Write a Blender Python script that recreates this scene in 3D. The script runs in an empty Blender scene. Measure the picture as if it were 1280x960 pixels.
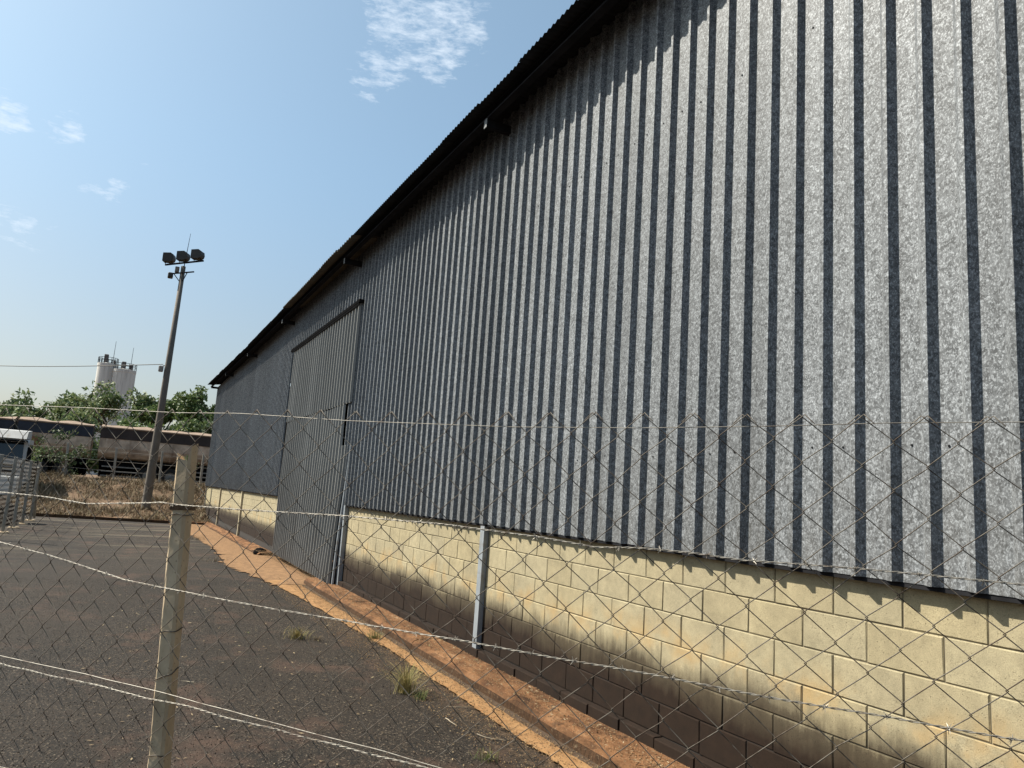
import bpy, bmesh, math, random
import numpy as np
from mathutils import Vector, Matrix, noise
random.seed(7); rng = np.random.default_rng(7)
S = bpy.context.scene
COL = S.collection

# ------------------------------------------------------------------ camera
cam_d = bpy.data.cameras.new('camera'); cam = bpy.data.objects.new('camera', cam_d); COL.objects.link(cam)
cam_d.sensor_width = 36; cam_d.lens = 36 * 938.2 / 1280; cam_d.clip_start = 0.05; cam_d.clip_end = 4000
RT = Vector((-0.4560198, -0.8874757, 0.0665803)); UP = Vector((-0.1063634, 0.1286234, 0.9859731)); FW = Vector((0.8835909, -0.4425415, 0.1530497))
m = Matrix((RT, UP, -FW)).transposed().to_4x4(); m.translation = Vector((0, 3.387, 1.6775)); cam.matrix_world = m
S.camera = cam

# ------------------------------------------------------------------ world, sun, exposure
SUN = Vector((.80, 1.0, 1.36)).normalized()
W = bpy.data.worlds.new('World'); S.world = W; W.use_nodes = True
def build_world():
    nt = W.node_tree; nt.nodes.clear(); L = nt.links.new
    out = nt.nodes.new('ShaderNodeOutputWorld'); bg = nt.nodes.new('ShaderNodeBackground')
    sky = nt.nodes.new('ShaderNodeTexSky'); sky.sky_type = 'NISHITA'; sky.sun_disc = False
    sky.sun_elevation = math.asin(SUN.z); sky.sun_rotation = math.atan2(SUN.x, SUN.y)
    sky.air_density = 0.95; sky.dust_density = 4.0; sky.ozone_density = 1.0; sky.altitude = 500
    bg.inputs['Strength'].default_value = 0.066
    geo = nt.nodes.new('ShaderNodeTexCoord')
    # thin cloud wisps over one part of the sky, by direction
    def mask(d, r0, r1):
        dot = nt.nodes.new('ShaderNodeVectorMath'); dot.operation = 'DOT_PRODUCT'; L(geo.outputs['Generated'], dot.inputs[0])
        dot.inputs[1].default_value = Vector(d).normalized()
        mr = nt.nodes.new('ShaderNodeMapRange'); L(dot.outputs['Value'], mr.inputs['Value'])
        mr.inputs['From Min'].default_value = math.cos(r0); mr.inputs['From Max'].default_value = math.cos(r1); mr.interpolation_type = 'SMOOTHSTEP'
        return mr.outputs['Result']
    def math_(op, a, b):
        n = nt.nodes.new('ShaderNodeMath'); n.operation = op; n.use_clamp = False
        for i, v in enumerate((a, b)):
            if isinstance(v, (int, float)): n.inputs[i].default_value = v
            else: L(v, n.inputs[i])
        return n.outputs[0]
    def noise_(scale, sx, sy, sz, detail=8, rough=.62, off=(0, 0, 0)):
        mp = nt.nodes.new('ShaderNodeMapping'); L(geo.outputs['Generated'], mp.inputs['Vector']); mp.inputs['Scale'].default_value = (sx, sy, sz)
        mp.inputs['Location'].default_value = off
        n = nt.nodes.new('ShaderNodeTexNoise'); L(mp.outputs['Vector'], n.inputs['Vector']); n.inputs['Scale'].default_value = scale
        n.inputs['Detail'].default_value = detail; n.inputs['Roughness'].default_value = rough
        n.inputs['Distortion'].default_value = .25
        return n.outputs['Fac']
    n1 = noise_(30, 1.0, 1.0, 3.4, 12, .68)
    tot = None
    for d, r0, r1, amp in CLOUDS:
        mk = math_('MULTIPLY', mask(d, r0, r1), amp)
        tot = mk if tot is None else math_('ADD', tot, mk)
    tot = math_('MINIMUM', tot, 1.15)
    n2 = noise_(70, 1, 1, 3.0, 6, .6, (3, 1, 2)); n1 = math_('ADD', math_('MULTIPLY', n1, .72), math_('MULTIPLY', n2, .28))
    base = math_('ADD', math_('SUBTRACT', n1, 0.665), math_('MULTIPLY', tot, 0.21))
    f = math_('MULTIPLY', base, 3.9)
    cl = nt.nodes.new('ShaderNodeClamp'); L(f, cl.inputs['Value'])
    ff = math_('MULTIPLY', cl.outputs[0], math_('MINIMUM', math_('MULTIPLY', tot, 1.2), 0.82))
    mix = nt.nodes.new('ShaderNodeMixRGB'); L(ff, mix.inputs['Fac']); L(sky.outputs['Color'], mix.inputs['Color1'])
    mix.inputs['Color2'].default_value = (6.9, 7.7, 8.6, 1)
    # thin general haze: the clear sky is a little paler than a dust-free one
    pale = nt.nodes.new('ShaderNodeMixRGB'); pale.inputs['Fac'].default_value = 0.30; L(sky.outputs['Color'], pale.inputs['Color1']); pale.inputs['Color2'].default_value = (3.0, 3.6, 4.2, 1)
    # dusty air: whiter towards the horizon, a clearer cyan blue higher up
    sep = nt.nodes.new('ShaderNodeSeparateXYZ'); L(geo.outputs['Generated'], sep.inputs[0])
    el = nt.nodes.new('ShaderNodeMapRange'); L(sep.outputs['Z'], el.inputs['Value']); el.inputs['From Min'].default_value = .02; el.inputs['From Max'].default_value = .42; el.interpolation_type = 'SMOOTHSTEP'
    tc = nt.nodes.new('ShaderNodeMixRGB'); L(el.outputs['Result'], tc.inputs['Fac']); tc.inputs['Color1'].default_value = (1.10, 1.06, .96, 1); tc.inputs['Color2'].default_value = (1.10, 1.32, 1.34, 1)
    tn = nt.nodes.new('ShaderNodeMixRGB'); tn.blend_type = 'MULTIPLY'; tn.inputs['Fac'].default_value = 1; L(pale.outputs['Color'], tn.inputs['Color1']); L(tc.outputs['Color'], tn.inputs['Color2'])
    L(tn.outputs['Color'], mix.inputs['Color1'])
    L(mix.outputs['Color'], bg.inputs['Color']); L(bg.outputs[0], out.inputs['Surface'])
def pxdir(x, y):
    return (RT * ((x - 640) / 938.2) + UP * (-(y - 480) / 938.2) + FW).normalized()
CLOUDS = []
for x, y, r, amp in ((515, 40, 60, .95), (560, 52, 48, .9), (470, 98, 40, .85), (600, 15, 42, .55), (550, 98, 20, .6), (480, 5, 45, .6),
                     (-2, 135, 30, .8), (22, 152, 20, .7), (78, 158, 24, .75), (94, 170, 14, .6), (142, 238, 20, .8), (108, 230, 14, .7), (10, 274, 26, .75), (44, 294, 26, .72), (176, 203, 14, .6)):
    CLOUDS.append((pxdir(x, y), r / 938. * 1.15, 0.0, amp))
build_world()
sd = bpy.data.lights.new('sun', 'SUN'); sd.energy = 5.0; sd.angle = math.radians(.55); sd.color = (1.0, .93, .80)
sun = bpy.data.objects.new('sun', sd); COL.objects.link(sun); sun.rotation_euler = SUN.to_track_quat('Z', 'Y').to_euler(); sun.location = (10, 12, 20)
S.view_settings.view_transform = 'Standard'; S.view_settings.look = 'None'; S.view_settings.exposure = 1.0; S.view_settings.gamma = 1
S.render.engine = 'CYCLES'; S.cycles.max_bounces = 5; S.cycles.use_denoising = True

# ------------------------------------------------------------------ helpers
def mesh_from(name, verts, faces, mat=None, smooth=False):
    me = bpy.data.meshes.new(name); me.from_pydata([tuple(v) for v in verts], [], faces)
    if mat: me.materials.append(mat)
    if smooth: me.polygons.foreach_set('use_smooth', [True] * len(me.polygons))
    me.update(); return me
def link(name, data, parent=None, loc=None, label=None, cat=None, group=None, kind=None):
    o = bpy.data.objects.new(name, data); COL.objects.link(o)
    if parent is not None: o.parent = parent
    if loc is not None: o.location = loc
    for k, v in (('label', label), ('category', cat), ('group', group), ('kind', kind)):
        if v: o[k] = v
    return o
class MB:
    """collects shapes into one mesh"""
    def __init__(s): s.v = []; s.f = []
    def add(s, v, f):
        n = len(s.v); s.v += [tuple(a) for a in v]; s.f += [tuple(i + n for i in q) for q in f]; return s
    def box(s, a, b, M=None, ch=0):
        x0, y0, z0 = a; x1, y1, z1 = b
        if ch <= 0:
            v = [(x, y, z) for x in (x0, x1) for y in (y0, y1) for z in (z0, z1)]
            f = [(0, 1, 3, 2), (4, 6, 7, 5), (0, 4, 5, 1), (2, 3, 7, 6), (0, 2, 6, 4), (1, 5, 7, 3)]
        else:
            bm = bmesh.new(); bmesh.ops.create_cube(bm, size=1)
            for q in bm.verts: q.co = Vector(((x0 + x1) / 2 + q.co.x * (x1 - x0), (y0 + y1) / 2 + q.co.y * (y1 - y0), (z0 + z1) / 2 + q.co.z * (z1 - z0)))
            bmesh.ops.bevel(bm, geom=bm.edges[:], offset=ch, segments=1, affect='EDGES')
            bm.verts.index_update(); v = [q.co.copy() for q in bm.verts]; f = [tuple(q.index for q in p.verts) for p in bm.faces]; bm.free()
        if M is not None: v = [M @ Vector(q) for q in v]
        return s.add(v, f)
    def tube(s, pts, r, n=8, cap=True):
        pts = [Vector(p) for p in pts]; rr = r if hasattr(r, '__len__') else [r] * len(pts)
        V = []; F = []; up = None
        for i, p in enumerate(pts):
            t = (pts[min(i + 1, len(pts) - 1)] - pts[max(i - 1, 0)]).normalized()
            if up is None: up = Vector((0, 0, 1)) if abs(t.z) < .9 else Vector((1, 0, 0))
            a = (up - t * up.dot(t)).normalized(); b = t.cross(a); up = a
            for k in range(n):
                an = 2 * math.pi * k / n; V.append(p + (a * math.cos(an) + b * math.sin(an)) * rr[i])
        for i in range(len(pts) - 1):
            for k in range(n):
                k2 = (k + 1) % n; F.append((i * n + k, i * n + k2, (i + 1) * n + k2, (i + 1) * n + k))
        if cap: F.append(tuple(range(n - 1, -1, -1))); F.append(tuple((len(pts) - 1) * n + k for k in range(n)))
        return s.add(V, F)
    def prism(s, poly, a, b, axis=1):
        """polygon in the two other axes, extruded along axis from a to b"""
        def P(q, t):
            l = list(q); l.insert(axis, t); return tuple(l)
        n = len(poly); v = [P(q, a) for q in poly] + [P(q, b) for q in poly]
        f = [tuple(range(n)), tuple(range(2 * n - 1, n - 1, -1))] + [(i, i + n, (i + 1) % n + n, (i + 1) % n) for i in range(n)]
        return s.add(v, f)
    def lathe(s, prof, c, n=24):
        V = []; F = []
        for r, z in prof:
            for k in range(n): an = 2 * math.pi * k / n; V.append((c[0] + r * math.cos(an), c[1] + r * math.sin(an), c[2] + z))
        for i in range(len(prof) - 1):
            for k in range(n): k2 = (k + 1) % n; F.append((i * n + k, i * n + k2, (i + 1) * n + k2, (i + 1) * n + k))
        F.append(tuple((len(prof) - 1) * n + k for k in range(n))); return s.add(V, F)
    def mesh(s, name, mat, smooth=False): return mesh_from(name, s.v, s.f, mat, smooth)
    def obj(s, name, mat, parent=None, smooth=False, **k): return link(name, s.mesh(name, mat, smooth), parent, **k)
def np_mesh(name, V, F, mat, smooth=False):
    """V (n,3), F (m,k) arrays"""
    V = np.asarray(V, dtype=np.float32); F = np.asarray(F, dtype=np.int32); me = bpy.data.meshes.new(name)
    me.vertices.add(len(V)); me.vertices.foreach_set('co', V.ravel()); k = F.shape[1]
    me.loops.add(F.size); me.loops.foreach_set('vertex_index', F.ravel()); me.polygons.add(len(F))
    me.polygons.foreach_set('loop_start', np.arange(len(F), dtype=np.int32) * k); me.polygons.foreach_set('loop_total', np.full(len(F), k, dtype=np.int32))
    if smooth: me.polygons.foreach_set('use_smooth', np.ones(len(F), dtype=bool))
    me.update(calc_edges=True); me.validate(); me.materials.append(mat); return me
def empty(name, loc, label, cat, group=None):
    return link(name, None, None, loc, label, cat, group)

# ------------------------------------------------------------------ materials
class NT:
    def __init__(s, name):
        s.m = bpy.data.materials.new(name); s.m.use_nodes = True; s.t = s.m.node_tree; s.b = s.t.nodes['Principled BSDF']; s._pos = None
    def n(s, t): return s.t.nodes.new(t)
    def L(s, a, b): s.t.links.new(a, b)
    def pos(s):
        if s._pos is None: s._pos = s.n('ShaderNodeNewGeometry')
        return s._pos.outputs['Position']
    def objp(s): return s.n('ShaderNodeTexCoord').outputs['Object']
    def noise(s, scale, detail=4, rough=.55, vec=None, sc=(1, 1, 1), dist=0, off=(0, 0, 0)):
        mp = s.n('ShaderNodeMapping'); s.L(vec if vec is not None else s.pos(), mp.inputs[0]); mp.inputs['Scale'].default_value = sc; mp.inputs['Location'].default_value = off
        x = s.n('ShaderNodeTexNoise'); s.L(mp.outputs[0], x.inputs['Vector']); x.inputs['Scale'].default_value = scale; x.inputs['Detail'].default_value = detail
        x.inputs['Roughness'].default_value = rough; x.inputs['Distortion'].default_value = dist; return x.outputs['Fac']
    def vor(s, scale, feature='F1', out='Color', sc=(1, 1, 1), vec=None):
        mp = s.n('ShaderNodeMapping'); s.L(vec if vec is not None else s.pos(), mp.inputs[0]); mp.inputs['Scale'].default_value = sc
        x = s.n('ShaderNodeTexVoronoi'); x.feature = feature; s.L(mp.outputs[0], x.inputs['Vector']); x.inputs['Scale'].default_value = scale; return x.outputs[out]
    def ramp(s, f, stops, interp='LINEAR'):
        r = s.n('ShaderNodeValToRGB'); r.color_ramp.interpolation = interp; e = r.color_ramp.elements
        while len(e) > 1: e.remove(e[-1])
        e[0].position = stops[0][0]; e[0].color = (*stops[0][1], 1) if hasattr(stops[0][1], '__len__') else (stops[0][1],) * 3 + (1,)
        for p, c in stops[1:]:
            q = e.new(p); q.color = (*c, 1) if hasattr(c, '__len__') else (c, c, c, 1)
        s.L(f, r.inputs[0]); return r.outputs['Color']
    def mix(s, f, a, b, mode='MIX'):
        x = s.n('ShaderNodeMixRGB'); x.blend_type = mode
        for i, v in ((0, f), (1, a), (2, b)):
            if hasattr(v, 'links') or hasattr(v, 'is_linked'): s.L(v, x.inputs[i])
            elif hasattr(v, '__len__'): x.inputs[i].default_value = (*v, 1)
            else: x.inputs[i].default_value = v if i == 0 else (v, v, v, 1)
        return x.outputs[0]
    def math(s, op, a, b=0., clamp=False):
        x = s.n('ShaderNodeMath'); x.operation = op; x.use_clamp = clamp
        for i, v in enumerate((a, b)):
            if hasattr(v, 'is_linked'): s.L(v, x.inputs[i])
            else: x.inputs[i].default_value = v
        return x.outputs[0]
    def maprange(s, v, a, b, c=0., d=1.):
        x = s.n('ShaderNodeMapRange'); s.L(v, x.inputs[0]); x.inputs[1].default_value = a; x.inputs[2].default_value = b; x.inputs[3].default_value = c; x.inputs[4].default_value = d; return x.outputs[0]
    def xyz(s, v=None):
        x = s.n('ShaderNodeSeparateXYZ'); s.L(v if v is not None else s.pos(), x.inputs[0]); return x.outputs
    def rand(s): return s.n('ShaderNodeObjectInfo').outputs['Random']
    def island(s):
        if s._pos is None: s.pos()
        return s._pos.outputs['Random Per Island']
    def bump(s, h, strength=.5, dist=.01):
        x = s.n('ShaderNodeBump'); x.inputs['Strength'].default_value = strength; x.inputs['Distance'].default_value = dist; s.L(h, x.inputs['Height']); s.L(x.outputs[0], s.b.inputs['Normal'])
    def set(s, col=None, rough=None, metal=None, spec=None, alb=.70):
        # alb: brings the colours below, estimated from the picture, to real-world reflectances for this exposure
        if col is not None and not hasattr(col, 'is_linked'): col = tuple(c * alb for c in col)
        elif col is not None and alb != 1: col = s.mix(1., col, (alb, alb, alb), 'MULTIPLY')
        for k, v in (('Base Color', col), ('Roughness', rough), ('Metallic', metal), ('Specular IOR Level', spec)):
            if v is None: continue
            if hasattr(v, 'is_linked'): s.L(v, s.b.inputs[k])
            elif hasattr(v, '__len__'): s.b.inputs[k].default_value = (*v, 1)
            else: s.b.inputs[k].default_value = v
        return s.m

def plain(name, col, rough=.7, metal=0., var=.25, scale=6., dirt=None, dirt_amt=.0, bump=0, bscale=60):
    t = NT(name); n1 = t.noise(scale, 6, .6); c = t.mix(1.0, col, t.ramp(n1, [(.3, 1 - var), (.7, 1 + var)]), 'MULTIPLY')
    c2 = t.n('ShaderNodeMixRGB')
    if dirt: c = t.mix(t.ramp(t.noise(scale * .6, 7, .7, off=(3, 7, 1)), [(.62 - dirt_amt, 0.), (.72, 1.)]), c, dirt)
    if bump: t.bump(t.noise(bscale, 4, .6), bump, .01)
    return t.set(c, rough, metal)

def galvalume(name, tint=(.93, .99, 1.06), lo=.09, hi=.50, metal=.06, rough=.56):
    t = NT(name)
    fl = t.ramp(t.noise(120, 3, .75, sc=(1, 1, .75)), [(.50, 0.), (.62, 1.)])
    v = t.vor(55, sc=(1, 1, 1)); vv = t.n('ShaderNodeSeparateColor'); t.L(v, vv.inputs[0])
    f2 = t.math('MULTIPLY', t.math('ADD', t.math('MULTIPLY', fl, .62), t.math('MULTIPLY', vv.outputs[0], .38)), 1.0)
    c = t.ramp(f2, [(0., tuple(lo * k for k in tint)), (.5, tuple((lo * .55 + hi * .45) * k for k in tint)), (1., tuple(hi * k for k in tint))])
    big = t.ramp(t.noise(1.3, 6, .68, sc=(4.5, 4.5, .16)), [(.25, .76), (.75, 1.18)])
    c = t.mix(1., c, big, 'MULTIPLY')
    c = t.mix(1., c, t.ramp(t.rand(), [(0, .88), (1, 1.10)]), 'MULTIPLY')
    # grime film in the lowest part of the sheet, uneven
    z = t.xyz()[2]
    g = t.math('MULTIPLY', t.maprange(z, 2.3, 1.45), t.ramp(t.noise(3.5, 6, .7, sc=(2, 2, .5)), [(.35, .0), (.75, .45)]), True)
    c = t.mix(g, c, (.12, .105, .085))
    r = t.math('ADD', t.math('MULTIPLY', fl, -.10), rough + .05)
    return t.set(c, r, metal, .22)
M_galv = galvalume('galvalume_sheet')
M_galv_door = galvalume('galvalume_door_sheet', tint=(1.0, 1.01, .98), lo=.25, hi=.38, metal=.06, rough=.56)
M_roofm = plain('roof_sheet_metal', (.035, .038, .042), .6, .35, .3, 3)
M_roof_old = plain('old_roof_sheet', (.10, .088, .065), .8, .0, .3, 3)
M_steel_dark = plain('dark_steel', (.028, .028, .031), .55, .5, .3, 5)
M_steel_col = plain('galvanised_column', (.36, .40, .44), .55, .25, .15, 5, (.20, .15, .10), .06)
M_col_far = plain('cream_painted_column', (.62, .54, .37), .8, 0, .2, 5, (.25, .16, .10), .06)
M_steel_end = plain('bracket_steel', (.16, .17, .18), .6, .3, .2, 8)
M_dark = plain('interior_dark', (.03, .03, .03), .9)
M_wood = plain('weathered_wood', (.16, .12, .08), .85, 0, .35, 9, bump=.4)

def block_material():
    t = NT('concrete_block'); z = t.xyz()[2]
    base = t.ramp(t.rand(), [(0., (.42, .365, .245)), (.35, (.47, .41, .265)), (.6, (.43, .37, .24)), (.85, (.46, .38, .22)), (1., (.36, .315, .215))])
    base = t.mix(.55, base, t.ramp(t.noise(2.1, 6, .65), [(.3, (.28, .245, .165)), (.7, (.54, .465, .30))]))
    grain = t.noise(190, 4, .75); base = t.mix(1., base, t.ramp(grain, [(.25, .58), (.5, 1.0), (.8, 1.24)]), 'MULTIPLY')
    base = t.mix(1., base, t.ramp(t.noise(13, 6, .72, off=(1, 5, 2)), [(.3, .80), (.7, 1.14)]), 'MULTIPLY'); pits = t.ramp(t.noise(95, 2, .5, off=(4, 4, 4)), [(.66, 0.), (.72, 1.)]); base = t.mix(t.math('MULTIPLY', pits, .45), base, (.25, .21, .13))
    # red dirt splashed up from the pavement: dark brown low down, with a ragged grey-black upper fringe
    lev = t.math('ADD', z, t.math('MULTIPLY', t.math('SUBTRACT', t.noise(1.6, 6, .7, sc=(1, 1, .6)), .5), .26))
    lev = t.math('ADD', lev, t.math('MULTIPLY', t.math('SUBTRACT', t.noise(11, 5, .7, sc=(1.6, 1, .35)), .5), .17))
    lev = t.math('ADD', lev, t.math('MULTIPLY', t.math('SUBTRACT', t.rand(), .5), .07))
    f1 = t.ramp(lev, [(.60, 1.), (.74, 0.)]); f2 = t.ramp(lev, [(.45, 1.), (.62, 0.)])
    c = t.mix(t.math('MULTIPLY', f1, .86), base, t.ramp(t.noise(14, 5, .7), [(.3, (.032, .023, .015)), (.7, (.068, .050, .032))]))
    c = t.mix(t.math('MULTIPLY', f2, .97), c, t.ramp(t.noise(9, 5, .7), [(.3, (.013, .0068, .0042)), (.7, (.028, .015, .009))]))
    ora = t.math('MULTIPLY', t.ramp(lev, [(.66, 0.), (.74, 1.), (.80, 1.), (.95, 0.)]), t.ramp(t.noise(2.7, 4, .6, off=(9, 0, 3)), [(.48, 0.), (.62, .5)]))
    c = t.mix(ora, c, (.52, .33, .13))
    t.bump(t.math('ADD', t.math('MULTIPLY', grain, .6), t.math('MULTIPLY', pits, -.8)), .95, .004)
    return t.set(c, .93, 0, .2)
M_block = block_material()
def mortar_material():
    t = NT('mortar'); z = t.xyz()[2]
    lev = t.math('ADD', z, t.math('MULTIPLY', t.math('SUBTRACT', t.noise(1.6, 6, .7), .5), .4))
    c = t.mix(t.ramp(lev, [(.45, 1.), (.7, 0.)]), (.26, .22, .145), (.018, .012, .009)); return t.set(c, .95)
M_mortar = mortar_material()

def asphalt_material():
    t = NT('asphalt'); x, y, z = t.xyz()
    v = t.vor(115); vs = t.n('ShaderNodeSeparateColor'); t.L(v, vs.inputs[0])
    vd = t.vor(115, out='Distance')
    chip = t.ramp(vs.outputs[0], [(0., (.002, .0016, .0012)), (.35, (.008, .0057, .004)), (.7, (.027, .0185, .0125)), (.92, (.066, .046, .031)), (1., (.22, .18, .135))])
    fine = t.ramp(t.noise(210, 3, .75), [(.3, .4), (.7, 1.55)]); c = t.mix(1., chip, fine, 'MULTIPLY')
    big = t.ramp(t.noise(.55, 6, .6), [(.3, .62), (.7, 1.25)]); c = t.mix(1., c, big, 'MULTIPLY')
    # brown dust film settling over wide areas
    d1 = t.math('MULTIPLY', t.ramp(t.noise(.42, 7, .62, off=(1.7, 2.2, 0)), [(.40, 0.), (.62, 1.)]), .5)
    c = t.mix(d1, c, t.ramp(t.noise(60, 4, .7), [(.3, (.013, .009, .006)), (.7, (.046, .031, .020))]))
    d2 = t.math('MULTIPLY', t.ramp(t.noise(1.1, 7, .7, off=(8.7, 1.2, 0)), [(.53, 0.), (.66, 1.)]), .7)
    c = t.mix(d2, c, (.088, .050, .034))
    # pale sand washed over the far end of the yard
    far = t.math('MULTIPLY', t.maprange(x, 15., 24.), t.ramp(t.noise(.8, 7, .65, sc=(1.6, .28, 1)), [(.52, 0.), (.62, .8)]))
    c = t.mix(far, c, (.14, .115, .08))
    # dust against the edge of the dirt strip
    e = t.math('MULTIPLY', t.maprange(y, 1.0, .55), t.ramp(t.noise(14, 6, .75), [(.45, 0.), (.65, .8)]), True); c = t.mix(e, c, (.20, .125, .07))
    h = t.math('ADD', t.math('MULTIPLY', vd, -1.), t.math('MULTIPLY', t.noise(40, 3, .6), .6)); t.bump(h, .9, .006)
    return t.set(c, .88, 0, .25)
M_asph = asphalt_material()
def dirt_material(name, a, b, dark=.0):
    t = NT(name); c = t.ramp(t.noise(7, 7, .68), [(.28, a), (.72, b)]); c = t.mix(1., c, t.ramp(t.noise(170, 3, .7), [(.3, .60), (.7, 1.30)]), 'MULTIPLY')
    c = t.mix(t.ramp(t.noise(23, 4, .7, off=(3, 3, 3)), [(.56, 0.), (.66, .7)]), c, (.08, .048, .030))
    t.bump(t.noise(45, 6, .7), .6, .012); return t.set(c, .95, 0, .15)
M_dirt = dirt_material('orange_dirt', (.26, .135, .058), (.46, .27, .125))
M_soil = dirt_material('red_soil', (.13, .08, .05), (.27, .18, .11))
M_gutter = dirt_material('gutter_grit', (.06, .045, .035), (.15, .10, .065))
def kerb_material():
    t = NT('stained_shaded_kerb_concrete'); 
    c = t.ramp(t.noise(4.5, 7, .68, sc=(.5, 1.4, 1.4)), [(.30, (.085, .043, .024)), (.44, (.19, .092, .044)), (.58, (.33, .165, .078)), (.74, (.46, .29, .165))])
    geo = t._pos if t._pos else None
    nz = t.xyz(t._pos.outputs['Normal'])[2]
    side = t.ramp(t.noise(16, 5, .7, sc=(2.5, 2.5, .35)), [(.3, (.040, .022, .013)), (.7, (.14, .078, .042))])  # brown kerb sides, with shade painted in to set them below the top
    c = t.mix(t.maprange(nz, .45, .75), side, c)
    c = t.mix(t.ramp(t.noise(38, 5, .75, off=(2, 2, 2)), [(.58, 0.), (.66, .5)]), c, (.42, .33, .22))
    c = t.mix(t.ramp(t.noise(6.5, 7, .75, off=(7, 1, 2)), [(.54, 0.), (.64, .72)]), c, (.055, .032, .020))
    c = t.mix(1., c, t.ramp(t.noise(180, 3, .7), [(.3, .75), (.7, 1.2)]), 'MULTIPLY')
    t.bump(t.noise(60, 6, .72), 1., .02); return t.set(c, .95, 0, .15)
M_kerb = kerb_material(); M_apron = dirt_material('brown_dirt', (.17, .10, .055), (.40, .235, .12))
def straw_material(name, cols, rough=.8):
    t = NT(name); r = t.island(); c = t.ramp(r, cols)
    return t.set(c, rough, 0, .2)
M_straw = straw_material('dry_grass', [(0, (.07, .048, .03)), (.3, (.19, .135, .08)), (.7, (.33, .25, .15)), (.92, (.46, .37, .24)), (1, (.13, .15, .05))])
M_tuft = straw_material('tuft_grass', [(0, (.20, .17, .05)), (.4, (.42, .33, .13)), (.75, (.50, .40, .17)), (1, (.12, .20, .05))])
M_green = straw_material('green_grass', [(0, (.07, .11, .03)), (.4, (.13, .17, .05)), (.75, (.28, .26, .10)), (1, (.42, .36, .17))])
def leaf_material(name, a, b, c_):
    t = NT(name); r = t.island(); c = t.ramp(r, [(0, a), (.55, b), (1, c_)]); c = t.mix(1., c, t.ramp(t.noise(.9, 3, .5), [(.3, .75), (.7, 1.25)]), 'MULTIPLY')
    c = t.mix(1., c, (1.5, 1.4, 1.45), 'MULTIPLY'); t.set(c, .6, 0, .3, alb=1.)
    tr = t.n('ShaderNodeBsdfTranslucent'); t.L(c, tr.inputs['Color']); mx = t.n('ShaderNodeMixShader'); mx.inputs[0].default_value = .22
    t.L(t.b.outputs[0], mx.inputs[1]); t.L(tr.outputs[0], mx.inputs[2]); t.L(mx.outputs[0], t.t.nodes['Material Output'].inputs[0]); return t.m
M_leaf1 = leaf_material('leaf_grey_green', (.045, .075, .028), (.085, .125, .045), (.15, .17, .085))
M_leaf2 = leaf_material('leaf_bright_green', (.038, .068, .022), (.075, .115, .036), (.115, .155, .055))
M_leaf3 = leaf_material('leaf_dark_green', (.022, .040, .017), (.045, .07, .028), (.07, .09, .04))
M_bark = plain('bark', (.11, .085, .06), .9, 0, .4, 12)
for m_ in (M_roofm, M_steel_dark, M_dark): m_.node_tree.nodes['Principled BSDF'].inputs['Specular IOR Level'].default_value = 0; m_.node_tree.nodes['Principled BSDF'].inputs['Metallic'].default_value = 0
M_post = NT('fence_post_concrete')
def post_material():
    t = M_post; p = t.objp()
    c = t.ramp(t.noise(5, 7, .7, vec=p, sc=(1, 1, .35)), [(.28, (.45, .33, .205)), (.5, (.68, .53, .355)), (.74, (.86, .71, .51))])
    c = t.mix(t.ramp(t.noise(2.2, 5, .6, vec=p, off=(5, 5, 5)), [(.5, 0.), (.68, .5)]), c, (.42, .31, .19))
    c = t.mix(t.ramp(t.noise(70, 2, .5, vec=p), [(.66, 0.), (.72, .6)]), c, (.12, .085, .06))
    t.bump(t.noise(55, 6, .7, vec=p), .5, .006); return t.set(c, .92, 0, .2)
M_post = post_material()
def wire_material(name, bright, rust, amt):
    t = NT(name); c = t.mix(t.ramp(t.noise(18, 5, .7), [(.5 - amt, 0.), (.62 - amt, 1.)]), bright, rust); return t.set(c, .5, .35)
M_wire = wire_material('rusty_mesh_wire', (.165, .145, .12), (.08, .056, .040), .04)
M_wire.node_tree.nodes['Principled BSDF'].inputs['Metallic'].default_value = .1; M_wire.node_tree.nodes['Principled BSDF'].inputs['Roughness'].default_value = .65; M_wire.node_tree.nodes['Principled BSDF'].inputs['Specular IOR Level'].default_value = .25
M_barb = wire_material('galvanised_barbed_wire', (.38, .35, .30), (.16, .12, .09), -.02)
M_pole = plain('light_pole_concrete', (.17, .145, .12), .9, 0, .3, 1.5, bump=.4)
M_white = plain('white_lime_post', (.36, .335, .29), .85, 0, .25, 5, (.3, .2, .12), .06)
M_silo = NT('silo_concrete')
def silo_material():
    t = M_silo; c = t.ramp(t.noise(.55, 6, .7, sc=(2.6, 2.6, .16)), [(.3, (.60, .59, .56)), (.55, (.80, .79, .75)), (.75, (.88, .87, .84))]); 
    st = t.math('MULTIPLY', t.ramp(t.noise(1.4, 6, .8, sc=(3, 3, .1)), [(.52, 0.), (.64, 1.)]), t.maprange(t.xyz()[2], 12., 23., .15, .9)); c = t.mix(st, c, (.34, .33, .31)); return t.set(c, .9)
M_silo = silo_material()
M_navy = plain('navy_tarp', (.018, .024, .042), .75, 0, .3, 2)
M_brownband = plain('dark_brown_sideboard', (.045, .030, .026), .8, 0, .35, 2.5)
M_hull = plain('dusty_cream_hull', (.70, .53, .39), .75, 0, .4, 1.4, (.20, .11, .065), .17)
M_rust = plain('rusty_orange_panel', (.26, .12, .055), .8, 0, .45, 3)
M_chassis = plain('black_chassis', (.012, .012, .013), .7)
M_chassis.node_tree.nodes['Principled BSDF'].inputs['Specular IOR Level'].default_value = 0
M_tyre = plain('tyre_rubber', (.016, .015, .014), .9)
M_rail = plain('dusty_guard_rail', (.30, .27, .24), .7, .1)
M_sand = plain('dusty_load', (.30, .21, .15), .95, 0, .25, 3)
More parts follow.
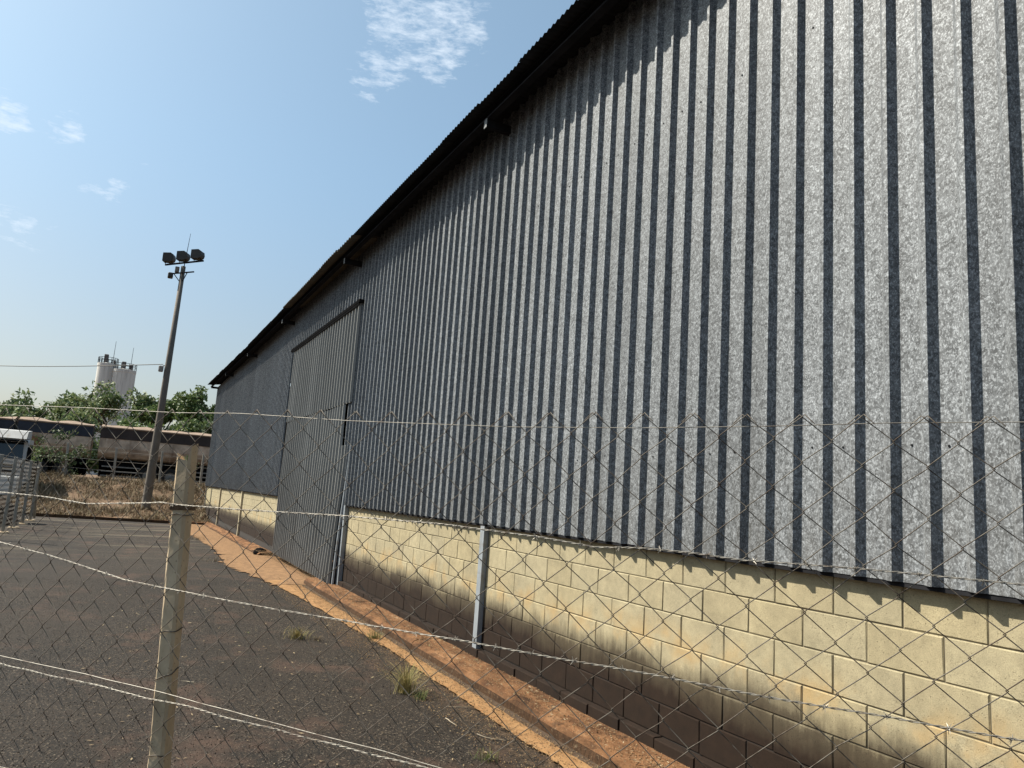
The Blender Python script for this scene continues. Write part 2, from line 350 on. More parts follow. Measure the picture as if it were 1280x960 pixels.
M_cabwhite = plain('white_cab_paint', (.62, .60, .57), .4, 0, .12, 2, (.35, .26, .18), .04)
M_glass = NT('dark_glass'); M_glass = M_glass.set((.012, .016, .022), .12, 0, .6)
M_lampbody = plain('floodlight_housing', (.055, .05, .045), .6, .3)
M_vent = plain('roof_vent_steel', (.17, .15, .14), .8)
M_cable = plain('cable_black', (.03, .03, .03), .6)
M_twig = plain('bleached_twig', (.40, .34, .25), .85)

# ------------------------------------------------------------------ ground
def gz(x, y):
    z = .007 * noise.noise(Vector((x * .35, y * .5, 0))) + .004 * noise.noise(Vector((x * 1.1, y * 1.3, 4)))
    if x > 14: z -= .006 * (x - 14)
    return z
def kx(y): return 32.35 + .27 * y + .0      # line of the far yard kerb
def grid(xs, ys, fz, name, mat, kind='structure'):
    V = [(x, y, fz(x, y)) for x in xs for y in ys]; n = len(ys)
    F = [(i * n + j, (i + 1) * n + j, (i + 1) * n + j + 1, i * n + j + 1) for i in range(len(xs) - 1) for j in range(n - 1)]
    return link(name, mesh_from(name, V, F, mat, True), kind=kind)
# yard asphalt: ends along the slanted far kerb
xs = list(np.arange(-30, 0, 2)) + list(np.arange(0, 16, .25)) + list(np.arange(16, 32.01, 1)); ys = [.30, .45] + list(np.arange(.7, 9, .3)) + list(np.arange(9, 46, 2))
V = []; n = len(ys)
for i, x in enumerate(xs):
    for y in ys:
        X = x if x <= 30 else x + (kx(min(y, 40)) - 32.0) * (x - 30) / 2.0
        V.append((X, y, gz(X, y)))
F = [(i * n + j, (i + 1) * n + j, (i + 1) * n + j + 1, i * n + j + 1) for i in range(len(xs) - 1) for j in range(n - 1)]
link('yard_asphalt', mesh_from('yard_asphalt', V, F, M_asph, True), kind='structure')
# open ground out to the horizon, with the grassy bank behind the yard
def bank(x, y):
    t = min(max((x - kx(y) - .1) / 10.5, 0), 1); t = t * t * (3 - 2 * t)
    z = -.22 + 1.42 * t
    if -1 < x - kx(y) < .15: z = -.16 + .08 * max(0, (x - kx(y)))
    if 0.15 <= x - kx(y) < 12.5 and -12 < y < 40: z += .16 * noise.noise(Vector((x * .55, y * .6, 2))) + .10 * noise.noise(Vector((x * 1.5, y * 1.5, 8))) + .09
    if x < 30: z = -.35
    return z
xg = [-1500, -300, -60, -31, 0, 20, 30] + list(np.arange(32.0, 47, .35)) + [50, 60, 80, 120, 200, 400, 900, 2500]
yg = [-2500, -900, -300, -100, -40, -20, -8] + list(np.arange(-4, 12, .4)) + [14, 18, 24, 32, 40, 46, 70, 150, 400, 1000, 2500]
grid(xg, yg, bank, 'ground', M_soil)
# far kerb of the yard
mb = MB(); 
for i in range(9):
    y0, y1 = -1 + i * 2.2, -1 + i * 2.2 + 2.17
    a = Vector((kx(y0), y0, 0)); b = Vector((kx(y1), y1, 0)); d = (b - a).normalized(); nn = Vector((-d.y, d.x, 0)) * -.12
    q = [a, b, b + nn, a + nn]; v = [(p.x, p.y, -.25) for p in q] + [(p.x, p.y, .0 + random.uniform(-.01, .01)) for p in q]
    MB().add(v, [(3, 2, 1, 0), (4, 5, 6, 7), (0, 1, 5, 4), (1, 2, 6, 5), (2, 3, 7, 6), (3, 0, 4, 7)]).obj('kerb_segment', M_kerb, None) if False else mb.add(v, [(3, 2, 1, 0), (4, 5, 6, 7), (0, 1, 5, 4), (1, 2, 6, 5), (2, 3, 7, 6), (3, 0, 4, 7)])
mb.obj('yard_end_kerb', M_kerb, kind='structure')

# ------------------------------------------------------------------ kerb beside the wall, dirt strips
kerb = link('kerb', None, kind='structure')
def kerb_seg(x0, x1, ztop=.125, yo=.385, tilt=0.):
    nx = max(3, int((x1 - x0) / .12)); prof = [(-.05, .0), (.0, 0.), (.18, -.003), (.30, -.008), (.355, -.022), (.383, -.055), (.395, -.14), (.40, -.30)]
    V = []
    for i in range(nx + 1):
        x = x0 + (x1 - x0) * i / nx
        for j, (y, z) in enumerate(prof):
            nz = noise.noise(Vector((x * 2.2, y * 6, z * 6))); n2 = noise.noise(Vector((x * 9, y * 20, z * 20 + 3)))
            ee = .020 if j in (4, 5, 6) else .008
            V.append((x + (0 if 0 < i < nx else 0), y * (yo / .385) + ee * nz + .004 * n2 + tilt * (x - x0) * (1 if j > 2 else 0), ztop + z + .006 * nz + .003 * n2 + gz(x, 0)))
    n = len(prof); F = [(i * n + j, i * n + j + 1, (i + 1) * n + j + 1, (i + 1) * n + j) for i in range(nx) for j in range(n - 1)]
    F += [tuple(range(n)), tuple(nx * n + j for j in range(n - 1, -1, -1))]
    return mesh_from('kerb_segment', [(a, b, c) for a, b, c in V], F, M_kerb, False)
cuts = [-3.0, -1.2, .8, 2.9, 5.32, 8.0, 10.7, 13.55]
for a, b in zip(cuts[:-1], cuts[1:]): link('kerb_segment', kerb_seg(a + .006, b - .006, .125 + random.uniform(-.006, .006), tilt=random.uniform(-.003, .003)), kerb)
cuts = [18.9, 21.5, 24.2, 27.0, 30.0, 33.4, 37.0]
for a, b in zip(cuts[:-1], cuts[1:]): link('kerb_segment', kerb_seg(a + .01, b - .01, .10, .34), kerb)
def strip(name, mat, x0, x1, f0, f1, zz, step=.05, rag=(.02, .03), kind='structure', ny=5, seed=0, crown=.006):
    nx = int((x1 - x0) / step); V = []
    for i in range(nx + 1):
        x = x0 + (x1 - x0) * i / nx
        r0 = rag[0] * (noise.noise(Vector((x * 3.1, seed, 0))) + .6 * noise.noise(Vector((x * 11, seed, 1))))
        r1 = rag[1] * (noise.noise(Vector((x * 2.3, seed, 5))) + .7 * noise.noise(Vector((x * 9, seed, 7))) + .45 * noise.noise(Vector((x * 29, seed, 9))))
        a = f0(x) + r0; b = f1(x) + r1
        for j in range(ny + 1):
            t = j / ny; y = a + (b - a) * t; V.append((x, y, gz(x, y) + zz + crown * math.sin(math.pi * t)))
    n = ny + 1; F = [(i * n + j, (i + 1) * n + j, (i + 1) * n + j + 1, i * n + j + 1) for i in range(nx) for j in range(ny)]
    return link(name, mesh_from(name, V, F, mat, True), kind=kind)
def lerp(xs_, ys_): return lambda x: float(np.interp(x, xs_, ys_))
strip('gutter_grit', M_gutter, -3, 13.6, lambda x: .37, lambda x: .50, .010, rag=(0, .01), seed=3)
strip('dirt_strip', M_dirt, -3, 13.9, lambda x: .475, lerp([-3, 4, 8, 12, 13.9], [.66, .66, .63, .80, .95]), .018, step=.03, rag=(.016, .032), seed=8)
# wide dirt apron in front of the door and the drift along the wall beyond it
strip('dirt_apron', M_apron, 13.3, 37.5, lambda x: -.4 if 13.6 < x < 19 else .30, lerp([13.3, 14, 16.5, 19, 21, 25, 29, 33, 37.5], [.92, 1.0, 1.35, 1.2, 1.15, 1.25, 1.5, 1.6, 1.9]), .014, step=.05, rag=(.03, .16), seed=15, ny=10, crown=.015)

# ------------------------------------------------------------------ warehouse
wh = empty('warehouse', (19, 0, 0), 'long metal warehouse of grey corrugated sheets on a low cream concrete block wall', 'warehouse')
XOFF = 19.
def wl(name, data, x=0, y=0, z=0, parent=None, **k):
    """link a warehouse part whose mesh is in world coordinates (or placed at x,y,z)"""
    return link(name, data, parent or wh, (x - (XOFF if parent is None else 0), y, z), **k)
PR = [(-.005, 0.), (.022, .040), (.046, .040), (.086, 0.)]     # one 0.2 m rib, start of the valley at .106
def sheet_mesh(name, w, z0, z1, mat, yv=.055, ribs=None, nz=2, edge=.0, h=1., bow=None, dx=0.):
    ribs = ribs or int(round(w / .2)); pts = []
    for r in range(ribs): pts += [(r * .2 + px, yv + py * h) for px, py in PR]
    pts.append((ribs * .2 + .012, yv + .0015)); V = []; nr = nz
    for k in range(nr):
        z = z0 + (z1 - z0) * k / (nr - 1)
        for px, py in pts: V.append((px + dx, py + (bow(px, z) if bow else 0), z))
    n = len(pts); F = [(k * n + i, k * n + i + 1, (k + 1) * n + i + 1, (k + 1) * n + i) for k in range(nr - 1) for i in range(n - 1)]
    me = mesh_from(name, V, F, mat); return me
WZ0, WZ1 = 1.42, 5.935
full = sheet_mesh('wall_sheet', 1., WZ0, WZ1, M_galv, nz=3)
over = sheet_mesh('wall_sheet', 1., 4.92, WZ1, M_galv)
x = -4.0
def wallx(i): return -4.0 + i * 1.0
for i in range(41):
    x = wallx(i)
    if 13 <= x < 18: me = over
    elif x == 18.0: me = sheet_mesh('wall_sheet', .8, 4.92, WZ1, M_galv)
    else: me = full
    wl('wall_sheet', me, x, random.uniform(-.0012, .0012), 0).rotation_euler = (0, 0, math.radians(random.uniform(-.12, .12)))
    if x == 18.0: wl('wall_sheet', sheet_mesh('wall_sheet', .2, WZ0, WZ1, M_galv), 18.8, 0, 0)
# screws in rows along the girts: small and joined, one part per row
for zr in (2.06, 4.6):
    mb = MB()
    for i in range(0, 205):
        xx = -4 + i * .2 + .14 + random.uniform(-.02, .02)
        if 12.9 < xx < 18.8: continue
        if xx > 14 or random.random() < .45: continue
        zz = zr + random.uniform(-.015, .015)
        mb.box((xx - .0045, .0551, zz - .0045), (xx + .0045, .060, zz + .0045))
    o = mb.obj('wall_screws', M_steel_dark, wh, loc=(-XOFF, 0, 0)); o['kind'] = 'stuff'
# drip angle under the sheets
for a, b in ((-4, 13.0), (18.8, 36.8)): MB().box((a, .003, 1.398), (b, .052, 1.418)).obj('drip_angle', M_steel_dark, wh, loc=(-XOFF, 0, 0))
# block wall: cores (mortar) then the blocks
for a, b in ((-4, 12.62), (18.72, 36.8)): MB().box((a, -.16, -.4), (b, -.007, 1.55)).obj('mortar_core', M_mortar, wh, loc=(-XOFF, 0, 0))
def block_mesh(w, h, d=.05, c=.0045, seed=0):
    r = random.Random(seed); x0, x1 = .003, w - .003; z0, z1 = .003, h - .003; j = lambda: r.uniform(-.0017, .0017)
    V = [(x0, -d, z0), (x1, -d, z0), (x1, -d, z1), (x0, -d, z1), (x0 + j(), -c, z0 + j()), (x1 + j(), -c, z0 + j()), (x1 + j(), -c, z1 + j()), (x0 + j(), -c, z1 + j()),
         (x0 + c + j(), j() * .6, z0 + c + j()), (x1 - c + j(), j() * .6, z0 + c + j()), (x1 - c + j(), j() * .6, z1 - c + j()), (x0 + c + j(), j() * .6, z1 - c + j())]
    F = [(0, 1, 5, 4), (1, 2, 6, 5), (2, 3, 7, 6), (3, 0, 4, 7), (4, 5, 9, 8), (5, 6, 10, 9), (6, 7, 11, 10), (7, 4, 8, 11), (8, 9, 10, 11)]
    return mesh_from('concrete_block', V, F, M_block)
bms = [block_mesh(.4, .2, seed=s) for s in range(8)]
rows = [(k, 1.2 - .2 * k) for k in range(0, 6)]      # k=0 is the top course
far_blocks = MB()
for k, z in rows:
    start = 2.035 + (.2 if k % 2 else 0)
    i = -12
    while True:
        bx = start + i * .4; i += 1
        if bx > 36.7: break
        if bx + .4 < -1.5: continue
        if bx < 12.62 < bx + .4 or bx < 18.72 < bx + .4 or bx + .4 > 36.8:      # cut pieces at the door and the corner
            if bx < 12.62 < bx + .4: a, b = bx, 12.62
            elif bx < 18.72 < bx + .4: a, b = 18.72, bx + .4
            else: a, b = bx, 36.8
            if b - a > .03: wl('concrete_block', block_mesh(b - a, .2), a, 0, z)
            continue
        if 12.62 <= bx < 18.72: continue
        if bx < 15: wl('concrete_block', random.choice(bms), bx, random.uniform(-.0015, .0015), z)
        else:
            me = random.choice(bms); far_blocks.add([(v.co.x + bx, v.co.y + random.uniform(-.001, .001) * 0, v.co.z + z) for v in me.vertices], [tuple(p.vertices) for p in me.polygons])
o = far_blocks.obj('concrete_blocks', M_block, wh, loc=(-XOFF, 0, 0)); o['kind'] = 'stuff'
# low footing course standing proud
fb = [block_mesh(.4, .2, d=.10, c=.006, seed=20 + s) for s in range(3)]
i = 0; bx = -1.4
while bx < 12.3:
    wl('footing_block', random.choice(fb), bx, .062 + random.uniform(-.006, .006), .0 + random.uniform(-.006, .004)); bx += .4
for a, b in ((18.9, 36.8),): MB().box((a, -.05, -.4), (b, .05, .05)).obj('footing', M_block, wh, loc=(-XOFF, 0, 0))
# galvanised steel columns in front of the block wall, one per bay
def column(xc, z0=.10):
    mb = MB(); mb.box((-.046, .004, z0), (.046, .012, 1.40)); mb.box((-.046, .050, z0), (.046, .058, 1.40)); mb.box((-.004, .012, z0), (.004, .050, 1.40)); mb.box((-.045, .0125, z0), (-.039, .0495, 1.40)); mb.box((.039, .0125, z0), (.045, .0495, 1.40))
    return mb.mesh('steel_column', M_steel_col)
for xc, z0 in ((1.0, .1), (7.10, .10), (25.0, -.1), (31.0, -.12)):
    c_ = column(xc, z0)
    if xc > 20: c_.materials[0] = M_col_far
    wl('steel_column', c_, xc, .0, 0)

# eave: brackets, eave purlin, roof sheets
def roof_z(y): return 5.845 + (.52 - y) * .15
def rise(x): return .0 if x < 24 else (x - 24) * .013
def eave_out(x):
    return .45
for xc in (1.0, 7.05, 13.0, 19.0, 25.0, 31.0, 36.6):
    mb = MB(); zt = 5.755 + rise(xc); mb.box((-.03, .08, zt - .095), (.03, .385, zt - .004)); b = wl('eave_bracket', mb.mesh('eave_bracket', M_steel_dark), xc, 0, 0)
    link('end_plate', MB().box((-.034, .3855, zt - .10), (.034, .3915, zt - .001)).mesh('end_plate', M_steel_end), b)
mb = MB()
for a, b in ((-4, 12.9), (12.9, 24.0), (24.0, 37.0)):
    mb = MB(); za, zb = 5.757 + rise(a), 5.757 + rise(b)
    for (y0, y1, dz0, dz1) in ((.305, .385, 0, .006), (.305, .312, .0061, .1), (.3121, .385, .094, .1), (.3785, .385, .0061, .022)):
        mb.add([(a, y0, za + dz0), (b - .01, y0, zb + dz0), (b - .01, y1, zb + dz0), (a, y1, za + dz0), (a, y0, za + dz1), (b - .01, y0, zb + dz1), (b - .01, y1, zb + dz1), (a, y1, za + dz1)],
               [(3, 2, 1, 0), (4, 5, 6, 7), (0, 1, 5, 4), (1, 2, 6, 5), (2, 3, 7, 6), (3, 0, 4, 7)])
    mb.obj('eave_purlin', M_steel_dark, wh, loc=(-XOFF, 0, 0))
def roof_mesh(mat, pitch, amp, out, drop=0., w=1.):
    nx = int(w / pitch * 6); V = []; 
    for i in range(nx + 1):
        px = w * i / nx; dz = amp * math.cos(2 * math.pi * px / pitch)
        for y in (out, .2, -10.2): V.append((px, y, roof_z(y) + dz - (drop if y == out else 0)))
    F = [(i * 3 + j, i * 3 + j + 1, (i + 1) * 3 + j + 1, (i + 1) * 3 + j) for i in range(nx) for j in range(2)]
    me = mesh_from('roof_sheet', V, F, mat, True); return me
rm = roof_mesh(M_roofm, 1 / 13., .010, .52, w=1 + 1 / 13.); rm2 = roof_mesh(M_roof_old, 1 / 7., .018, .55, .012, w=1 + 1 / 7.)
i = 0
for i in range(41):
    x = -4 + i
    old = 11.5 < x < 17.5
    me = rm2 if old else rm
    wl('roof_sheet', me, x, random.uniform(-.008, .012), (.02 if i % 2 else .016) + rise(x) + random.uniform(-.004, .004), **({'label': 'older brown roof_sheet'.replace('_', ' ')} if old else {}))
# back slope, back wall and end walls close the building
MB().add([(-4, -10.2, 7.56), (37, -10.2, 7.72), (37, -21, 6.1), (-4, -21, 5.95)], [(0, 1, 2, 3)]).obj('back_roof_slope', M_roofm, wh, loc=(-XOFF, 0, 0))
MB().box((-4, -20.6, -.3), (36.7, -20.5, 5.95)).obj('back_wall', M_galv, wh, loc=(-XOFF, 0, 0))
for xx, nm in ((36.72, 'end_wall'), (-4.06, 'end_wall')):
    MB().prism([(.03, -.3), (.03, 5.9), (-10.2, 7.45), (-20.6, 5.9), (-20.6, -.3)], xx, xx + .06, axis=0).obj(nm, M_galv, wh, loc=(-XOFF, 0, 0))
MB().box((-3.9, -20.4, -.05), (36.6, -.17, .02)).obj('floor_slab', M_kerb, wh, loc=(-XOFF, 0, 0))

# sliding door: upper fixed leaf, lower leaf sprung outwards at the bottom, header, jambs
door = link('sliding_door', None, wh, (15.7 - XOFF, 0, 0))
def dl(name, me, loc=(0, 0, 0), **k): return link(name, me, door, loc, **k)
for j in range(6):
    w = 1.0 if j < 5 else .8
    me = sheet_mesh('upper_door_sheet', w, 3.16, 4.90, M_galv_door, yv=.100)
    dl('upper_door_sheet', me, (12.62 + j - 15.7, random.uniform(-.002, .002), 0))
def bowf(x0):
    def f(px, z):
        X = x0 + px; t = min(max((X - 13.2) / 5.2, 0), 1)
        return .075 * max(0, (3.0 - z) / 3.0) ** 1.5 * (1 - .75 * t) + .010 * math.sin(X * 3 + z * 2)
    return f
dl('lower_door_sheet', sheet_mesh('lower_door_sheet', .4, .12, 2.42, M_galv_door, yv=.0855, nz=8, bow=bowf(12.64)), (12.64 - 15.7, 0, 0))
for j in range(6):
    x0 = 13.02 + j; w = 1.0 if j < 5 else .4
    me = sheet_mesh('lower_door_sheet', w, .12, 3.145, M_galv_door, yv=.085, nz=9, bow=bowf(x0))
    # the near end is cut on a slant: narrower at the top, so a dark slot opens beside it
    dl('lower_door_sheet', me, (x0 - 15.7, 0, 0))
MB().box((12.56, .05, 4.90), (18.62, .16, 4.955)).obj('header_rail', M_chassis, door, loc=(-15.7, 0, 0))
MB().box((12.6, .145, 4.855), (18.5, .155, 4.899)).obj('header_lip', M_chassis, door, loc=(-15.7, 0, 0))
MB().box((18.49, .02, .1), (18.55, .085, 4.88)).obj('far_jamb', M_chassis, door, loc=(-15.7, 0, 0))
MB().box((12.49, .004, .08), (12.70, .070, 1.412)).obj('near_jamb', M_steel_col, door, loc=(-15.7, 0, 0))
MB().box((12.64, .03, 3.148), (18.4, .07, 3.157)).obj('mid_rail', M_steel_dark, door, loc=(-15.7, 0, 0))
MB().box((13.0, .02, .13), (18.4, .055, .2)).obj('bottom_rail', M_steel_dark, door, loc=(-15.7, 0, 0))
V = []; bf_ = bowf(12.60)
for i in range(9):
    z = .11 + (2.44 - .11) * i / 8; y = .066 + bf_(0, z); V += [(12.585, y - .03, z), (12.585, y, z), (12.66, y + .002, z), (12.66, y - .03, z)]
link('edge_trim', mesh_from('edge_trim', V, [(i * 4 + k, i * 4 + (k + 1) % 4, i * 4 + 4 + (k + 1) % 4, i * 4 + 4 + k) for i in range(8) for k in range(4)], M_steel_col), door, (-15.7, 0, 0))
# added dark panel behind the slot, standing for the unlit interior
MB().box((12.62, -.12, 1.42), (13.2, -.10, 4.9)).obj('interior_shade_panel', M_dark, door, loc=(-15.7, 0, 0))
# black rubber bumper stone at the far foot of the door
mb = MB(); bmx = bmesh.new(); bmesh.ops.create_icosphere(bmx, subdivisions=2, radius=1)
V = [(v.co.x * .24 + .04 * noise.noise(v.co * 2), v.co.y * .16 + .03 * noise.noise(v.co * 3), v.co.z * .12) for v in bmx.verts]; F = [tuple(v.index for v in f.verts) for f in bmx.faces]; bmx.free()
link('rock', mesh_from('rock', V, F, M_chassis, True), None, (19.25, .24, .03), 'dark lump of rock at the far foot of the sliding door', 'rock')

# ------------------------------------------------------------------ chain link fence in front of the camera
FO = Vector((1.38026, 1.83951, 0)); PHI = 3.82315; FD = Vector((math.cos(PHI), math.sin(PHI), 0)); FN = Vector((-FD.y, FD.x, 0))
if FN.dot(Vector((0, 3.387, 0)) - FO) < 0: FN = -FN      # towards the camera
def fp(u, z, off=0.): return FO + FD * u + Vector((0, 0, z)) + FN * off
fence = empty('chain_link_fence', tuple(FO), 'nearest chain link fence with barbed strands and a broken-topped concrete post', 'fence')
FL = Vector(FO)
def fl(p): return Vector(p) - FL
VT, VB = -8, 23; DV = .06167
def node(u, v):
    jx = .006 * noise.noise(Vector((u * .9, v * .7, 3))); jz = .006 * noise.noise(Vector((u * .8, v * .9, 9)))
    w = .012 * noise.noise(Vector((u * .13, v * .15, 21)))
    return FO + FD * (u * .07 + v * .00122 + jx) + Vector((0, 0, 1.45104 + u * .07 * .00588 - v * DV + jz)) + FN * (w - v * .0004)
WR = .00135
for k in range(-62, 22):
    pts = []
    vs = list(range(VT, VB + 1))
    for v in vs:
        u = k if (k + v) % 2 == 0 else k + 1
        p = node(u, v); s = 1 if u == k + 1 else -1
        pts.append((p, s))
    P = []
    # hooked end over the top
    p0, s0 = pts[0]; 
    if s0 == 1 or True:
        q = p0 + FD * (.030 * s0) + Vector((0, 0, -.021)); P.append(fl(q + FN * (.006 * s0))); P.append(fl(p0 + FD * (.006 * s0) + FN * .005 * s0 + Vector((0, 0, .003))))
    for i, (p, s) in enumerate(pts):
        a = pts[i - 1][0] if i else None; b = pts[i + 1][0] if i < len(pts) - 1 else None
        e = p + FD * (.0028 * s)
        # a / segment runs in front, a \ segment behind
        def off(q0, q1): return .0032 if (q1.z - q0.z) * (q1 - q0).dot(FD) > 0 else -.0032
        if a is not None: P.append(fl(e + (a - p) * .10 + FN * off(a, p) * .9))
        P.append(fl(e))
        if b is not None:
            P.append(fl(e + (b - p) * .10 + FN * off(p, b) * .9))
            mid = (p + b) / 2; P.append(fl(mid + FN * off(p, b) + Vector((0, 0, .0018 * noise.noise(Vector((k, i, 5))))) ))
    MB().tube(P, WR, 5, False).obj('mesh_wire', M_wire, fence, smooth=True)
def strand(name, pts, r, mat, twist=False, off=.006, barbs=0., wob=.0, ext=True):
    us = [p[0] for p in pts]; zs = [p[1] for p in pts]
    if ext: us = [-4.5] + us + [1.6]; zs = [zs[0]] + zs + [zs[-1]]
    L_ = us[-1] - us[0]; n = int(L_ / (.012 if twist else .04)); mb = MB(); lines = [[], []]; bs = MB()
    for i in range(n + 1):
        u = us[0] + L_ * i / n; z = float(np.interp(u, us, zs)) + wob * noise.noise(Vector((u * 7, z0s[0], 0)))
        c = fp(u, z, off + .004 * noise.noise(Vector((u * 3, 1, 1))))
        if twist:
            a = u * 2 * math.pi / .055
            for s_, ln in ((0, lines[0]), (math.pi, lines[1])): ln.append(fl(c + (FN * math.cos(a + s_) + Vector((0, 0, 1)) * math.sin(a + s_)) * .0019))
        else: lines[0].append(fl(c))
    for ln in lines:
        if ln: mb.tube(ln, r, 5, False)
    o = mb.obj(name, mat, fence, smooth=True)
    if barbs:
        u = us[0] + .07
        while u < us[-1]:
            z = float(np.interp(u, us, zs)); c = fp(u, z, off)
            cl = MB()
            for q in range(4):
                d = (FN * random.uniform(-1, 1) + Vector((0, 0, 1)) * random.choice((-1, 1)) * random.uniform(.6, 1) + FD * random.uniform(-.8, .8)).normalized()
                cl.tube([fl(c - d * .004), fl(c + d * .013)], [.0013, .0005], 4)
            cl.tube([fl(c + FD * (-.006 + .003 * q) + (FN * math.cos(q * 2.2) + Vector((0, 0, 1)) * math.sin(q * 2.2)) * .0035) for q in range(5)], .0012, 4)
            cl.obj('barb', mat, o); u += barbs * random.uniform(.85, 1.15)
    return o
z0s = [0.]
T_top = [[-3.635, 1.953], [-3.287, 1.941], [-2.722, 1.934], [-2.23, 1.921], [-1.913, 1.923], [-1.429, 1.905], [-.831, 1.897], [-.436, 1.903], [-.093, 1.915], [.208, 1.93], [.474, 1.937], [.654, 1.94]]
T_w2 = [[-3.523, 1.574], [-3.187, 1.568], [-2.878, 1.566], [-2.636, 1.553], [-2.31, 1.576], [-2.229, 1.584], [-2.159, 1.58], [-1.858, 1.582], [-1.413, 1.591], [-1.038, 1.592], [-.706, 1.578], [-.548, 1.564], [-.42, 1.573], [-.281, 1.572], [-.148, 1.565], [-.012, 1.568], [.134, 1.57], [.278, 1.569], [.462, 1.567], [.637, 1.566]]
T_w3 = [[-3.468, 1.39], [-3.132, 1.366], [-2.784, 1.339], [-2.358, 1.289], [-2.192, 1.283], [-1.863, 1.272], [-1.668, 1.268], [-1.468, 1.266], [-1.358, 1.264], [-1.204, 1.262], [-.924, 1.26], [-.779, 1.255], [-.637, 1.253], [-.509, 1.25], [-.372, 1.25], [-.231, 1.243], [-.084, 1.239], [.063, 1.237], [.196, 1.238], [.317, 1.234], [.452, 1.233], [.622, 1.232]]
T_w4a = [[-3.33, .925], [-3.015, .93], [-2.542, .933], [-2.176, .932], [-1.997, .928], [-1.422, .912], [-1.194, .91], [-.969, .899], [-.614, .88]]
T_w4b = [[-3.325, .906], [-3.008, .903], [-2.716, .901], [-2.393, .907], [-2.17, .901], [-1.993, .908], [-1.774, .9], [-1.581, .901], [-1.42, .896], [-1.21, .895], [-1.001, .892], [-.614, .874]]
T_w5 = [[-3.203, .495], [-2.907, .531], [-2.372, .558], [-1.385, .6], [-.3, .57]]
strand('tension_wire', T_top, .0012, M_barb, False, .002)
z0s[0] = 2.; strand('barbed_wire', T_w2, .0013, M_barb, True, .010, .125)
z0s[0] = 3.; strand('barbed_wire', T_w3, .0013, M_barb, True, .010, .125, .002)
z0s[0] = 4.; strand('tension_wire', T_w4a, .0016, M_barb, False, .012, 0, .002)
z0s[0] = 5.; strand('barbed_wire', T_w4b, .0013, M_barb, True, .016, .125, .003)
z0s[0] = 6.; strand('barbed_wire', T_w5, .0013, M_barb, True, .010, .125, .003)
# concrete post: chamfered square shaft standing behind the mesh, top broken off
def make_post():
    bm = bmesh.new(); w, c = .030, .009; o8 = [(-w + c, -w), (w - c, -w), (w, -w + c), (w, w - c), (w - c, w), (-w + c, w), (-w, w - c), (-w, -w + c)]
    zs = [-.3] + list(np.arange(0, 1.71, .06)); rings = []
    for z in zs:
        rg = []
        for i, (a, b) in enumerate(o8):
            j = .0018 * noise.noise(Vector((a * 30, b * 30, z * 5))) + .0012 * noise.noise(Vector((a * 60, b * 60, z * 19))); s_ = 1 + (.10 if z < .72 else 0.) * .35
            rg.append(bm.verts.new((a * s_ + j, b * s_ + j, z)))
        rings.append(rg)
    tops = []
    for i, (a, b) in enumerate(o8):      # jagged broken head
        hgt = {0: 1.755, 1: 1.745, 2: 1.80, 3: 1.815, 4: 1.80, 5: 1.74, 6: 1.765, 7: 1.775}[i]; tops.append(bm.verts.new((a * .96, b * .96, hgt)))
    rings.append(tops)
    for r0, r1 in zip(rings[:-1], rings[1:]):
        for i in range(8): bm.faces.new((r0[i], r0[(i + 1) % 8], r1[(i + 1) % 8], r1[i]))
    cv = bm.verts.new((.004, 0, 1.722))
    mids = []
    for i in range(8): bm.faces.new((tops[i], tops[(i + 1) % 8], cv))
    bm.faces.new(rings[0][::-1]); me = bpy.data.meshes.new('post'); bm.to_mesh(me); bm.free(); me.materials.append(M_post); return me
PU = -2.15      # along the fence
pb = fp(-2.095, 0, -.048); pt = fp(-2.195, 1.78, -.048); post = link('post', make_post(), fence)
ax = (pt - pb).normalized(); xa = FD.copy(); xa = (xa - ax * xa.dot(ax)).normalized(); ya = ax.cross(xa)
rot = Matrix((xa, ya, ax)).transposed()
rot = rot @ Matrix.Rotation(math.radians(14), 3, 'Z')
M4 = rot.to_4x4(); M4.translation = fl(pb); post.matrix_local = M4
for zz, ti in ((1.545, .0), (1.13, .10), (.98, .35), (.71, .06), (.40, .2)):       # tie wires wound round the post
    P = []
    for i in range(21):
        a = i / 20 * 2 * math.pi; sx, sy = math.cos(a), math.sin(a); q = .0330 / max(abs(sx), abs(sy), (abs(sx) + abs(sy)) / 1.72)
        P.append((sx * q, sy * q, zz + ti * .05 * math.sin(a + 1) + .003 * math.sin(3 * a)))
    MB().tube(P, .0019, 5, False).obj('tie_wire', M_wire, post, smooth=True)
mb = MB(); mb.box((-.0325, -.0325, 1.562), (.0325, .0325, 1.584)); mb.obj('clamp_band', M_soil, post)

# ------------------------------------------------------------------ light pole
pole = empty('light_pole', (36.5, 2.40, -.05), 'tall tapered light pole with three floodlights on its crossbar', 'light pole')
PB = Vector((36.5, 2.40, -.05))
def pl(p): return Vector(p) - PB
MB().tube([pl((36.5, 2.40, -.4)), pl((36.5, 2.40, 0.0)), pl((36.5, 2.30, 5.9)), pl((36.5, 2.22, 11.2))], [.20, .195, .135, .095], 20).obj('shaft', M_pole, pole, smooth=True)
ca, cb = Vector((37.16, 2.955, 11.30)), Vector((35.27, 1.503, 11.30)); cd = (cb - ca).normalized()
cn = Vector((-cd.y, cd.x, 0))
mb = MB(); mb.tube([pl(ca), pl(cb)], .045, 8); mb.obj('crossbar', M_steel_dark, pole)
MB().tube([pl((36.4, 2.2, 11.2)), pl((36.35, 2.12, 12.75))], [.022, .008], 6).obj('antenna', M_steel_dark, pole)
